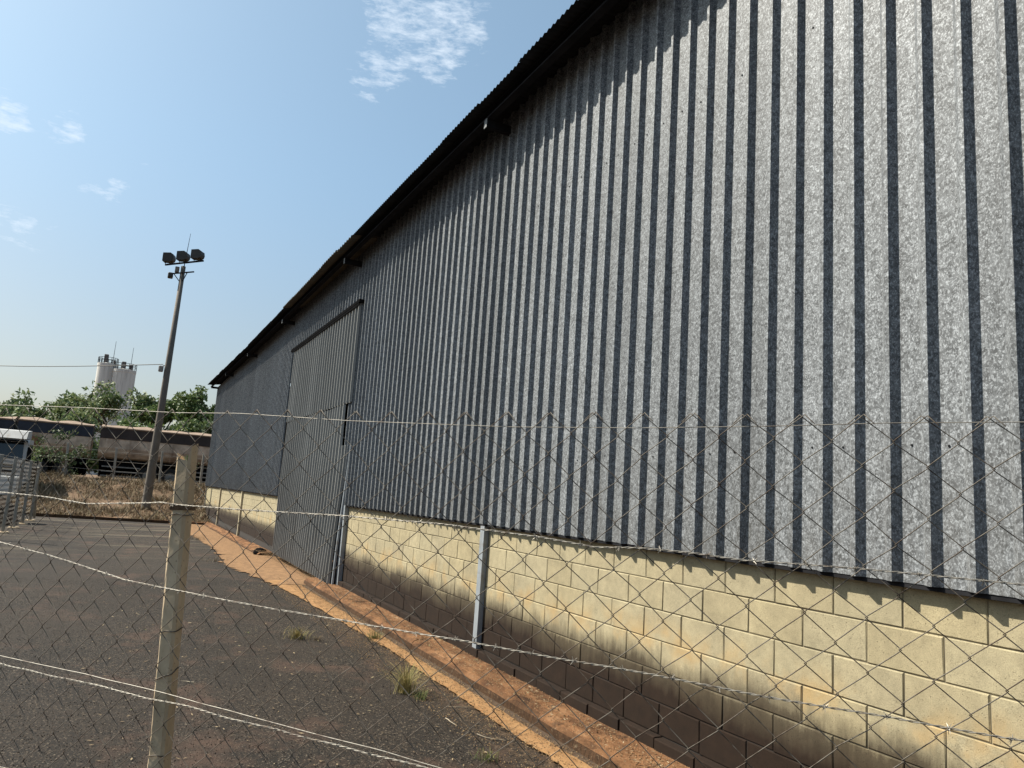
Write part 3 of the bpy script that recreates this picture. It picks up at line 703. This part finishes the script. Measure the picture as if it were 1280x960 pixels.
for t, yaw_ in ((.08, .15), (.46, .0), (.84, -.05)):
    c = ca + (cb - ca) * t
    fo = link('floodlight', None, pole, tuple(pl(c)))
    # housing: box with a sloping rounded back, aimed across the yard
    w, hh = .27, .27
    poly = [(-.30, .13), (.10, .13), (.26, .22), (.30, .36), (.26, .56), (.10, .66), (-.30, .62)]
    A = Matrix.Rotation(math.atan2(-.887, -.456) + yaw_, 4, 'Z') @ Matrix.Diagonal((.80, .80, .80, 1))
    b_ = MB().prism([(p[0], p[1]) for p in poly], -.22, .22, axis=1); b_.v = [tuple(A @ Vector(q)) for q in b_.v]; b_.obj('housing', M_lampbody, fo)
    gl = MB().box((-.315, -.20, .15), (-.301, .20, .60)); gl.v = [tuple(A @ Vector(q)) for q in gl.v]; gl.obj('lens', M_glass, fo)
    for s in (-.18, .18):
        br = MB().tube([(s, 0, .0), (s * .95, 0, .20)], .02, 6); br.v = [tuple(A @ Vector(q)) for q in br.v]; br.obj('bracket', M_steel_dark, fo)
mb = MB(); mb.tube([pl((37.0, 2.78, 10.86)), pl((35.8, 1.80, 10.86))], .035, 6); mb.tube([pl((36.75, 2.58, 10.86)), pl((36.52, 2.28, 10.45))], .02, 6); mb.tube([pl((36.15, 2.05, 10.86)), pl((36.45, 2.2, 10.45))], .02, 6)
mb.obj('lower_crossarm', M_steel_dark, pole)
mb = MB(); mb.box((-.22, -.11, -.13), (.12, .11, .1), Matrix.Translation(pl((36.9, 2.70, 10.78))), .03); mb.obj('ballast_box', M_lampbody, pole)
mb = MB(); mb.box((-.1, -.09, -.1), (.1, .09, .16), Matrix.Translation(pl((36.7, 2.46, 11.02))), .02); mb.obj('junction_box', M_rail, pole)
mb = MB(); mb.box((-.13, -.10, -.14), (.13, .10, .12), Matrix.Translation(pl((36.5, 2.56, 6.42))), .03); mb.tube([pl((36.5, 2.5, 6.55)), pl((36.5, 2.30, 6.62))], .02, 6); mb.obj('small_lamp', M_rail, pole)
# overhead cable
P = [(36.5, 2.50, 6.62)] + [Vector((36.5, 2.50, 6.62)).lerp(Vector((60, 26, 9.2)), t) - Vector((0, 0, 1.9 * math.sin(math.pi * t) * .6)) for t in np.linspace(.05, 1, 20)]
MB().tube(P, .018, 5, False).obj('overhead_cable', M_cable, None, label='thin black overhead cable running left from the light pole', cat='cable', smooth=True)

# ------------------------------------------------------------------ foliage builders
def leaf_cloud(centres, n_each, spread, size, flat=.75):
    c = np.repeat(np.asarray(centres, float), n_each, axis=0); N = len(c)
    d = rng.normal(size=(N, 3)); d /= np.linalg.norm(d, axis=1)[:, None]; r = rng.random(N) ** .5
    p = c + d * (r * spread * rng.uniform(.7, 1.2, N))[:, None] * np.array([1, 1, flat])
    a = rng.normal(size=(N, 3)); a /= np.linalg.norm(a, axis=1)[:, None]; b = np.cross(a, rng.normal(size=(N, 3))); b /= np.linalg.norm(b, axis=1)[:, None]
    s = size * rng.uniform(.55, 1.3, N)[:, None]
    V = np.stack([p - a * s, p + b * s * .45, p + a * s, p - b * s * .45], 1).reshape(-1, 3)
    F = np.arange(N * 4).reshape(N, 4); return V, F
def grow(p, d, r, L_, depth, segs, tips, spread=.6, upb=.25, first=True):
    pts = [p.copy()]; q = p.copy(); dd = d.copy()
    for i in range(3):
        dd = (dd + Vector((random.gauss(0, .13), random.gauss(0, .13), random.gauss(0, .08) + upb * .12))).normalized(); q = q + dd * L_ / 3; pts.append(q.copy())
    segs.append((pts, r, r * .62))
    if depth == 0: tips.append(q); tips.append(pts[2]); return
    for k in range(random.choice((2, 3, 3)) + (1 if first else 0)):
        a = random.uniform(0, 2 * math.pi); u = Vector((math.cos(a), math.sin(a), random.uniform(-.25, .55))); nd = (dd * (1 - spread) + u * spread).normalized()
        st = pts[random.choice((2, 3, 3))]; grow(st, nd, r * .58, L_ * random.uniform(.62, .85), depth - 1, segs, tips, spread, upb, False)
def tree(loc, h, w, leafm, label, group=None, trunk=.28, depth=3, nleaf=55, lsize=.17, csp=.6, r=.2, name='tree', spread=.6, low=0, cat='tree'):
    o = empty(name, loc, label, cat, group); segs = []; tips = []
    grow(Vector((0, 0, -.3)), Vector((random.uniform(-.08, .08), random.uniform(-.08, .08), 1)), r, h * trunk + .3, depth, segs, tips, spread)
    T = np.array([tuple(t) for t in tips]); c0 = (T.min(0) + T.max(0)) / 2; zt_ = T[:, 2].max()
    lean_ = lambda v: Vector((v[0] - c0[0] * max(0, v[2]) / zt_ * 1.15, v[1] - c0[1] * max(0, v[2]) / zt_ * 1.15, v[2]))
    T = np.array([tuple(lean_(t)) for t in tips]); mn, mx = T.min(0), T.max(0)
    hz = (h - csp * .6) / mx[2]; wy = max(abs(mn[0]), abs(mx[0]), abs(mn[1]), abs(mx[1])); sw = (w / 2 - csp * .5) / wy
    def sc(v): v = lean_(v); return Vector((v.x * sw, v.y * sw, v.z * hz if v.z > 0 else v.z))
    tb = MB(); lb = MB()
    for i, (pts, a, b) in enumerate(segs):
        n = len(pts); rr = [max(.012, a + (b - a) * k / (n - 1)) for k in range(n)]
        (tb if i == 0 else lb).tube([sc(p) for p in pts], rr, 7 if i == 0 else 5, False)
    tb.obj('trunk', M_bark, o, smooth=True); lb.obj('limbs', M_bark, o, smooth=True)
    C_ = [tuple(sc(t)) for t in tips]
    if low:
        for _ in range(low): a = random.uniform(0, 6.28); q = random.uniform(.1, .45) * w; C_.append((math.cos(a) * q, math.sin(a) * q, random.uniform(.15, .6) * h))
    V, F = leaf_cloud(C_, nleaf, csp, lsize); link('crown', np_mesh('crown', V, F, leafm), o); return o
G1 = 'trees behind the parked trailers'
tree((62, 4.7, 1.2), 7.3, 6.4, M_leaf1, 'airy grey-green tree with bare limbs showing in front of the pale silos', G1, depth=4, nleaf=24, lsize=.16, csp=.66, r=.26, trunk=.2, low=14)
tree((60, 1.9, 1.2), 6.7, 3.6, M_leaf2, 'green tree just right of the light pole behind the trailers', G1, depth=4, nleaf=26, lsize=.17, csp=.5, r=.2, low=25)
tree((58, -.9, 1.2), 7.2, 4.0, M_leaf2, 'bright green tree beside the far corner of the warehouse', G1, depth=4, nleaf=24, lsize=.17, csp=.5, r=.2, low=25)
tree((75, 10.6, 1.2), 7.3, 8.5, M_leaf1, 'low rounded olive tree left of the silos', G1, depth=4, nleaf=42, lsize=.22, csp=.9, r=.3, low=40)
tree((72, 7.6, 1.2), 6.6, 5.0, M_leaf1, 'small leafy tree between the silos and the rounded olive tree', G1, depth=4, nleaf=36, lsize=.2, csp=.8, r=.22, low=30)
tree((70, 13.6, 1.2), 7.4, 6.5, M_leaf3, 'dark flat-topped tree at the left edge of the view', G1, depth=4, nleaf=40, lsize=.2, csp=.7, r=.25, low=20)
for i, (x_, y_, h_, w_, mt, lb_) in enumerate(((55, 6.6, 4.3, 4.6, M_leaf1, 'low grey-green bush behind the middle trailer'), (55, 3.3, 4.3, 4.2, M_leaf2, 'round green bush behind the near end of the cream trailer'),
        (54, .3, 4.5, 4.2, M_leaf2, 'green bush between the light pole and the warehouse corner'), (56, 10.2, 4.5, 5.0, M_leaf1, 'dull green bush behind the navy trailer'), (54, -2.4, 4.6, 4.0, M_leaf3, 'dark bush half hidden by the warehouse corner'), (57, 14.2, 4.6, 5.0, M_leaf3, 'dark green bush at the left edge behind the navy trailer'))):
    tree((x_, y_, 1.2), h_, w_, mt, lb_, 'bushes behind the trailers', depth=3, nleaf=60, lsize=.15, csp=.65, r=.09, name='bush', low=45, cat='bush')
tree((44.9, 6.3, 1.15), 2.7, 3.4, M_leaf3, 'straggly dark bush growing in front of the middle trailer', None, depth=3, nleaf=13, lsize=.085, csp=.36, r=.05, name='bush', trunk=.2, cat='bush', low=10)
tree((43.6, 8.0, 1.1), 1.7, 1.9, M_leaf1, 'small scrubby bush beside the truck cab', None, depth=3, nleaf=9, lsize=.075, csp=.25, r=.04, name='bush', trunk=.2, cat='bush')
tree((43.0, .50, .95), 1.9, .9, M_leaf2, 'slender green sapling in front of the cream trailer near the warehouse corner', None, depth=2, nleaf=14, lsize=.07, csp=.22, r=.03, name='sapling', trunk=.5, cat='sapling')
# distant belt of woodland closing the horizon
V = []; cs = []
for i in range(420):
    a = random.uniform(-.9, 1.2); R_ = random.uniform(210, 330); cs.append((R_ * math.cos(a), R_ * math.sin(a), random.uniform(1, 7)))
V, F = leaf_cloud(cs, 60, 5.5, 1.1, .6); o = link('distant_woodland', np_mesh('distant_woodland', V, F, M_leaf3)); o['kind'] = 'stuff'

# ------------------------------------------------------------------ silos
def silo(loc, r, h, label, boxes, seed):
    o = empty('silo', loc, label, 'silo', 'pale concrete silos behind the trees')
    MB().lathe([(r, 0), (r, h - .6), (r * 1.02, h - .55), (r * 1.02, h), (r * .6, h + .15)], (0, 0, 0), 40).obj('shell', M_silo, o, smooth=False)
    rl = MB(); N = 18
    for k in range(N):
        a = 2 * math.pi * k / N; a2 = 2 * math.pi * (k + 1) / N; p = (r * math.cos(a), r * math.sin(a), h); rl.tube([p, (p[0], p[1], h + 1.15)], .05, 4)
        for z in (.6, 1.15): rl.tube([(p[0], p[1], h + z), (r * math.cos(a2), r * math.sin(a2), h + z)], .04, 4)
    rl.obj('railing', M_steel_dark, o)
    for bx, by, s, hh in boxes: MB().box((bx - s, by - s, h), (bx + s, by + s, h + hh), ch=.08).obj('roof_vent', M_vent, o)
    mb = MB(); mb.tube([(boxes[0][0], boxes[0][1] - 1.2, h), (boxes[0][0], boxes[0][1] - 1.25, h + 4.6)], [.06, .03], 5); mb.obj('mast', M_steel_dark, o)
    return o
silo((165, 9.05, 1), 1.75, 21.7, 'left pale silo with a tall vent box on its roof', [(-.4, .4, .38, 1.8), (.3, -1.1, .22, .9)], 1)
silo((163.5, 5.95, 1), 2.0, 20.7, 'right silo streaked dark near its railed top', [(-.3, .3, .38, 1.6), (.2, -1.0, .30, 1.2)], 2)

# ------------------------------------------------------------------ trailers, truck cab
def wheel_mesh():
    mb = MB(); mb.lathe([(.28, -.14), (.49, -.13), (.51, -.09), (.51, .09), (.49, .13), (.28, .14), (.26, .06), (.1, .05)], (0, 0, 0), 20)
    return mb.mesh('wheel', M_tyre, False)
wm = wheel_mesh(); rimm = MB().lathe([(.27, .0), (.27, .10), (.2, .06), (.1, .09), (.05, .12)], (0, 0, 0), 14).mesh('rim', M_rail)
def trailer(y0, y1, x, label, band, hull, wheels_at, rails, front=None):
    """side faces -X; y0 is the right-hand end as seen, y1 the left"""
    zb = 1.16; L_ = y1 - y0; o = empty('tipper_trailer', (x, (y0 + y1) / 2, zb), label, 'trailer', 'tipper trailers parked in a row'); hy = L_ / 2
    d = 2.5
    # half-round tipping body
    poly = [(0, 2.42), (-.04, 1.9), (.04, 1.62), (.22, 1.40), (.5, 1.30), (d - .5, 1.30), (d - .22, 1.40), (d - .04, 1.62), (d + .04, 1.9), (d, 2.42)]
    MB().prism([(p[0], p[1]) for p in poly], -hy, hy, axis=1).obj('body', hull, o)
    for k in range(int(L_ / 1.1) + 1):
        y = -hy + .15 + k * 1.1
        if y > hy - .1: break
        MB().prism([(-.06, 2.41), (-.10, 1.9), (-.02, 1.60), (.17, 1.36), (.24, 1.40), (.05, 1.62), (-.03, 1.9), (0, 2.41)], y, y + .09, axis=1).obj('body_rib', hull, o)
    MB().box((-.03, -hy, 2.425), (d + .03, hy, 2.98)).obj('side_board', band, o)
    MB().box((-.07, -hy - .02, 2.982), (d + .07, hy + .02, 3.06), ch=.015).obj('top_rail', M_sand, o)
    # uneven load
    N = 22; V = []; 
    for i in range(N + 1):
        for j in range(7):
            yy = -hy + L_ * i / N; xx = .1 + (d - .2) * j / 6; V.append((xx, yy, 3.065 + max(0, .16 * math.sin(math.pi * j / 6) + .16 * noise.noise(Vector((xx, yy + y0, 3))) * math.sin(math.pi * j / 6))))
    F = [(i * 7 + j, (i + 1) * 7 + j, (i + 1) * 7 + j + 1, i * 7 + j + 1) for i in range(N) for j in range(6)]; link('load', mesh_from('load', V, F, M_sand, True), o)
    MB().box((.45, -hy + .1, .92), (.65, hy - .1, 1.29)).obj('chassis_beam', M_chassis, o); MB().box((1.85, -hy + .1, .92), (2.05, hy - .1, 1.29)).obj('chassis_beam', M_chassis, o)
    MB().box((2.1, -hy + .1, .30), (2.16, hy - .1, 1.28)).obj('undershade_panel', M_chassis, o)  # dark sheet added to stand for the shade beneath the trailer
    MB().box((.3, -hy + .1, 1.20), (2.2, hy - .1, 1.285)).obj('underframe', M_chassis, o)
    MB().tube([(.5, -.9, .75), (.5, .2, .75)], .19, 12).obj('air_tank', M_chassis, o)
    for wy in wheels_at:
        for sx in (.20, 2.30):
            w = link('wheel', wm, o, (sx, wy, .52)); w.rotation_euler = (0, -math.pi / 2, 0); r_ = link('rim', rimm, w)
        MB().prism([(wy + .62 * math.cos(a), .52 + .62 * math.sin(a)) for a in np.linspace(0, math.pi, 9)] + [(wy + .58 * math.cos(a), .52 + .58 * math.sin(a)) for a in np.linspace(math.pi, 0, 9)], .02, .42, axis=0).obj('mudguard', M_chassis, o)
        MB().tube([(.3, wy, .52), (2.2, wy, .52)], .09, 8).obj('axle', M_chassis, o)
    MB().box((.3, min(wheels_at) - 1.0, .45), (2.2, min(wheels_at) - .98, 1.25)).obj('mud_flap', M_chassis, o)
    for a, b in rails:
        for z in (.35, .60, .85): MB().box((-.02, a, z), (.01, b, z + .07)).obj('side_guard_rail', M_rail, o)
        for y in (a + .15, b - .15): MB().box((.011, y - .03, .3), (.04, y + .03, 1.29)).obj('guard_upright', M_chassis, o)
    if front:
        a, b = front; MB().box((-.10, a, 1.5), (-.07, b, 2.15), ch=.01).obj('tool_locker', M_rust, o, label='rusty orange locker')
        MB().box((-.069, a, 1.45), (.2, b, 2.2)).obj('locker_frame', M_rust, o)
    return o
trailer(-3.4, 4.85, 47.2, 'cream tipper trailer with brown sideboard ending at the warehouse corner', M_brownband, M_hull, (1.2 + .3, .15 + .2, -3.1), ((.0 + 1.95, 3.85), (-2.2, -.75)), None)
trailer(5.25, 8.75, 47.4, 'middle tipper trailer behind the straggly bush with a rusty orange locker', M_navy, M_hull, (-.6, .6), ((1.3, 1.6),), (.6, 1.5))
trailer(9.0, 17.5, 48.0, 'navy sideboarded tipper trailer at the left edge', M_navy, M_hull, (-2.6, -1.4, 2.2), ((-.4, 1.2),), None)

def truck():
    o = empty('truck', (40.2, 8.35, .45), 'dusty white truck cab with dark windscreen at the left edge behind the side fence', 'truck')
    # cab: front faces -X, its right side (towards the warehouse) at local y = -1.2 ; local origin on the ground
    y0, y1 = -.95, 1.45
    prof = [(0, .5), (-.02, 1.55), (.10, 2.35), (.20, 2.48), (1.9, 2.52), (1.9, .5)]
    MB().prism(prof, y0, y1, axis=1).obj('cab_body', M_cabwhite, o)
    MB().prism([(.02, 2.5), (.45, 2.86), (1.85, 2.95), (1.85, 2.535), (.22, 2.53)], y0 + .12, y1 - .12, axis=1).obj('roof_deflector', M_cabwhite, o)
    MB().add([(-.035, y0 + .16, 1.58), (-.035, y1 - .16, 1.58), (.078, y1 - .2, 2.34), (.078, y0 + .2, 2.34)], [(0, 1, 2, 3)]).obj('windscreen', M_glass, o)
    MB().box((.0 - .32, y0 + .05, 2.36), (.06, y1 - .05, 2.42)).obj('sun_visor', M_chassis, o)
    for s, yy in ((-1, y0), (1, y1)):
        dr = MB().box((.22, min(yy, yy + s * .012), .9), (1.25, max(yy, yy + s * .012), 2.34)).obj('door', M_cabwhite, o)
        MB().box((.30, min(yy + s * .0125, yy + s * .02), 1.62), (1.15, max(yy + s * .0125, yy + s * .02), 2.28)).obj('door_window', M_glass, dr)
        MB().box((1.32, min(yy, yy + s * .012), 1.62), (1.75, max(yy, yy + s * .012), 2.3)).obj('side_window', M_glass, o)
        MB().box((-.26, yy + s * .1 - .08, 1.5), (-.18, yy + s * .1 + .10, 2.15), ch=.02).obj('mirror', M_chassis, o)
        MB().box((-.06, yy - s * .45 - .16, .68), (-.035, yy - s * .45 + .16, .86), ch=.008).obj('headlight', M_rail, o)
        w = link('wheel', wm, o, (.75, yy - s * .18, .52)); w.rotation_euler = (math.pi / 2, 0, 0); link('rim', rimm, w)
        w = link('wheel', wm, o, (3.6, yy - s * .18, .52)); w.rotation_euler = (math.pi / 2, 0, 0); link('rim', rimm, w)
    for z in (1.0, 1.14, 1.28): MB().box((-.05, y0 + .35, z), (-.021, y1 - .35, z + .07)).obj('grille_bar', M_chassis, o)
    MB().box((-.12, y0 - .02, .38), (.3, y1 + .02, .66), ch=.03).obj('bumper', M_cabwhite, o)
    MB().box((1.9, -.25, .7), (5.2, .75, .95)).obj('chassis_beam', M_chassis, o)
    MB().box((2.1, y0, 1.0), (5.2, y1, 1.25)).obj('flatbed', M_wood, o)
truck()

# ------------------------------------------------------------------ fences at the far side of the yard
bf = empty('post_and_wire_fence', (44, 3, 1.1), 'row of white posts with thin wires in front of the trailers', 'fence')
ys_ = [-2.2, -.3, 1.72, 3.88, 6.05, 8.15, 10.3, 12.4]
def zgb(x, y): return bank(x, y)
for y in ys_:
    ln = random.uniform(-.12, .05); MB().box((-.055, -.055, -.4), (.055, .055, 1.72), ch=.008).obj('post', M_white, bf, loc=(0 + 0, y - 3, zgb(44, y) - 1.1)).rotation_euler = (ln, random.uniform(-.03, .03), 0)
for z in (.5, 1.0, 1.5): MB().tube([(0, y - 3, zgb(44, y) - 1.1 + z) for y in ys_], .008, 4, False).obj('strand', M_barb, bf)
sf = empty('side_fence', (27, 6.05, 0), 'side fence of pale posts and mesh running away along the left of the yard', 'fence')
sx = [12.0, 14.4, 16.8, 19.2, 21.6, 24.0, 26.2, 28.4, 30.6]
for x_ in sx:
    if x_ < 20 : continue
    MB().box((-.04, -.04, -.3), (.04, .04, 2.0), ch=.008).obj('post', M_white, sf, loc=(x_ - 27, 0, gz(x_, 6))).rotation_euler = (random.uniform(-.02, .02), random.uniform(-.02, .02), 0)
    MB().box((-.15, -.14, -.1), (.15, .14, .05), ch=.02).obj('post_footing', M_post, sf, loc=(x_ - 27, 0, gz(x_, 6) - .01))
MB().tube([(30.55 - 27, 0, 1.72), (31.9 - 27, 0, -.05)], .045, 6).obj('strut', M_white, sf)
mb = MB(); 
for k in range(int((30.6 - 21.6) / .10)):
    x_ = 21.6 + k * .10; P = [(x_ - 27 + (.10 if j % 2 else 0), .065 + (.004 if j % 2 else -.004), .05 + j * .0615 + gz(x_, 6)) for j in range(32)]
    mb.tube(P, .0020, 3, False)
o = mb.obj('mesh_panel', M_wire, sf); o['kind'] = 'stuff'
for z in (.4, 1.1, 2.0): MB().tube([(a - 27, .07, z + gz(a, 6)) for a in sx if a > 20], .006, 4, False).obj('strand', M_barb, sf)
# wooden crate pile and concrete rubble behind the side fence
MB().box((-.35, -.3, 0), (.35, .3, .62), ch=.03).obj('concrete_block_lump', M_silo, None, loc=(29.5, 6.75, .75), label='pale concrete lump on top of the rubble behind the side fence', cat='rubble')
bmx = bmesh.new(); bmesh.ops.create_icosphere(bmx, subdivisions=3, radius=1)
V = [(v.co.x * 3.0 + .3 * noise.noise(v.co * 3), v.co.y * 1.0 + .2 * noise.noise(v.co * 3.3), v.co.z * .95 + .2 * noise.noise(v.co * 5)) for v in bmx.verts]; F = [tuple(v.index for v in f.verts) for f in bmx.faces]; bmx.free()
link('rubble_heap', mesh_from('rubble_heap', V, F, M_gutter, True), None, (29.0, 7.3, -.05), 'long grey heap of rubble behind the side fence', 'rubble heap')

# ------------------------------------------------------------------ grass
def blades(P, H, wd, mat, name, lean=.6, **k):
    """P (n,3) roots, H (n,) lengths: three-segment curved blades"""
    n = len(P); a = rng.uniform(0, 2 * np.pi, n); dr = np.stack([np.cos(a), np.sin(a), np.zeros(n)], 1); pr_ = np.stack([-np.sin(a), np.cos(a), np.zeros(n)], 1)
    le = rng.uniform(.1, 1., n)[:, None] * lean; H = H[:, None]; up = np.array([[0, 0, 1.]])
    V = []
    for t, w in ((0, 1.), (.4, .85), (.75, .6)):
        c = P + up * H * t * (1 - .35 * le * t) + dr * H * le * t * t; V += [c - pr_ * wd * w, c + pr_ * wd * w]
    V.append(P + up * H * (1 - .35 * le) + dr * H * le)
    V = np.stack(V, 1).reshape(-1, 3); b = (np.arange(n) * 7)[:, None]
    F = np.concatenate([b + np.array([[0, 1, 3]]), b + np.array([[0, 3, 2]]), b + np.array([[2, 3, 5]]), b + np.array([[2, 5, 4]]), b + np.array([[4, 5, 6]])], 1).reshape(-1, 3)
    return np_mesh(name, V, F, mat)
n = 60000; Y = rng.uniform(-6, 14, n); tx = rng.random(n) ** 1.1 * 12.0; X = np.array([kx(y) for y in Y]) + .22 + tx
dens = np.array([noise.noise(Vector((a * .7, b * .7, 5))) for a, b in zip(X, Y)]); keep = dens + rng.normal(0, .18, n) > -.24; X, Y, dens = X[keep], Y[keep], dens[keep]
Z = np.array([bank(a, b) for a, b in zip(X, Y)]) - .02
H = rng.uniform(.10, .38, len(X)) * (1 + np.clip(dens, -.3, 1) * 1.2)
o = link('dry_grass', blades(np.stack([X, Y, Z], 1), H, .009, M_straw, 'dry_grass', 1.5)); o['kind'] = 'stuff'; o['label'] = 'dry straw coloured grass covering the bank behind the yard'
def tuft(x, y, n, h, rad, mat, label, spread=1.2, grp='grass tufts at the edge of the asphalt'):
    a = rng.uniform(0, 2 * np.pi, n); r = np.abs(rng.normal(0, rad, n)); P = np.stack([r * np.cos(a), r * np.sin(a), np.full(n, -.004)], 1); Hh = rng.uniform(.35, 1., n) * h
    return link('grass_tuft', blades(P, Hh, .0016, mat, 'grass_tuft', spread), None, (x, y, gz(x, y) + .004), label, 'grass tuft', grp)
tuft(8.8, 1.44, 220, .17, .07, M_tuft, 'small yellow-green grass tuft alone on the open asphalt')
tuft(8.65, 1.25, 60, .10, .05, M_straw, 'thin dead grass tuft right of the yellow-green one')
tuft(6.35, 1.02, 260, .34, .045, M_tuft, 'tall dry grass tuft with upright stalks by the orange strip', 1.25)
tuft(6.12, .96, 70, .12, .04, M_green, 'low green sprig at the foot of the tall dry tuft')
tuft(8.6, .62, 150, .15, .05, M_green, 'green grass tuft growing on the orange dirt strip')
tuft(4.65, 1.05, 90, .09, .045, M_green, 'small green grass tuft at the bottom edge of the view')
tuft(4.05, .56, 120, .12, .05, M_tuft, 'dry grass tuft in the gutter nearest the camera')
tuft(4.25, .22, 60, .09, .06, M_straw, 'wisps of dead grass on top of the kerb')
for a_ in ((24.0, 1.25, 200, .22, .4), (17.3, 1.45, 120, .14, .25)):
    o = tuft(*a_, M_straw, 'sparse dead grass on the dirt drift beside the door'); o['kind'] = 'stuff'; del o['category'], o['group']; o.name = 'dead_grass'

# ------------------------------------------------------------------ loose chips, twigs
def chips(n, x0, x1, y0, y1, s0, s1, mat, name, label, zf=.002, power=1.):
    X = x0 + (x1 - x0) * rng.random(n) ** power; Y = rng.uniform(y0, y1, n); s = rng.uniform(s0, s1, n) 
    base = np.array([(1, 0, 0), (-1, 0, 0), (0, 1, 0), (0, -1, 0), (0, 0, .8), (0, 0, -.8)], float)
    ja = base[None] * rng.uniform(.55, 1.2, (n, 6, 1)); an = rng.uniform(0, 6.28, n); c, s_ = np.cos(an), np.sin(an)
    V = np.stack([ja[..., 0] * c[:, None] - ja[..., 1] * s_[:, None], ja[..., 0] * s_[:, None] + ja[..., 1] * c[:, None], ja[..., 2]], -1) * s[:, None, None]
    Z = np.array([gz(a, b) for a, b in zip(X, Y)]) + zf; V += np.stack([X, Y, Z], 1)[:, None]
    f = np.array([(0, 2, 4), (2, 1, 4), (1, 3, 4), (3, 0, 4), (2, 0, 5), (1, 2, 5), (3, 1, 5), (0, 3, 5)])
    F = (f[None] + (np.arange(n) * 6)[:, None, None]).reshape(-1, 3)
    o = link(name, np_mesh(name, V.reshape(-1, 3), F, mat)); o['kind'] = 'stuff'; o['label'] = label
def chip_mat(name, stops): t = NT(name); return t.set(t.ramp(t.island(), stops), .85, 0, .3)
M_chip = chip_mat('asphalt_chips', [(0, (.006, .005, .004)), (.55, (.025, .019, .014)), (.88, (.06, .045, .032)), (1, (.22, .18, .135))])
chips(48000, .8, 14, .62, 6.5, .0018, .0062, M_chip, 'loose_chips', 'dark loose stone chips over the asphalt', power=1.3)
M_chip2 = chip_mat('dirt_crumbs', [(0, (.10, .06, .035)), (.5, (.30, .18, .085)), (1, (.50, .36, .20))])
chips(9000, 1, 20, .05, .40, .002, .007, M_chip2, 'kerb_crumbs', 'brown dirt crumbs lying on the kerb', .128)
chips(7000, 1, 16, .44, .70, .002, .008, M_chip2, 'strip_crumbs', 'coarse crumbs of orange soil on the dirt strip', .024)
chips(11000, 1, 20, .40, 1.05, .002, .007, M_chip2, 'dirt_crumbs', 'orange dirt crumbs along the kerb', .018)
def twig(x, y, L_, a, label, r=.004):
    P = []; q = Vector((0, 0, 0)); d = a
    for i in range(6): P.append(tuple(q + Vector((0, 0, r)))); d += random.uniform(-.35, .35); q = q + Vector((math.cos(d), math.sin(d), 0)) * L_ / 5
    MB().tube(P, [r, r, r * .9, r * .8, r * .6, r * .3], 5).obj('twig', M_twig, None, loc=(x, y, gz(x, y) + .004), label=label, cat='twig', group='twigs on the asphalt')
twig(5.55, .98, .20, 3.6, 'pale straight twig lying between the tall dry tuft and the bottom edge')
twig(5.15, .90, .24, 3.3, 'crooked pale twig nearest the small green tuft', .003)
twig(5.85, .85, .22, 4.0, 'thin curved stalk beside the orange strip', .0025)
twig(7.0, 2.65, .12, 1.0, 'short pale twig out on the open asphalt', .004)


def litter(n, x0, x1, y0, y1, zf, name, label):
    cs = np.stack([rng.uniform(x0, x1, n), rng.uniform(y0, y1, n), np.zeros(n)], 1); cs[:, 2] = [gz(a, b) + zf for a, b in cs[:, :2]]
    an = rng.uniform(0, 6.28, n); L_ = rng.uniform(.006, .022, n)[:, None]; d = np.stack([np.cos(an), np.sin(an), rng.uniform(-.1, .3, n)], 1); e = np.stack([-np.sin(an), np.cos(an), rng.uniform(-.3, .3, n)], 1)
    V = np.stack([cs - d * L_, cs + e * L_ * .3, cs + d * L_, cs - e * L_ * .3], 1).reshape(-1, 3); o = link(name, np_mesh(name, V, np.arange(n * 4).reshape(n, 4), M_straw)); o['kind'] = 'stuff'; o['label'] = label
litter(900, 2, 14, .10, .37, .137, 'kerb_litter', 'dry leaf scraps scattered on the kerb')
litter(1300, 1.5, 14, .45, 3.5, .010, 'yard_litter', 'dry straw scraps scattered over the asphalt')
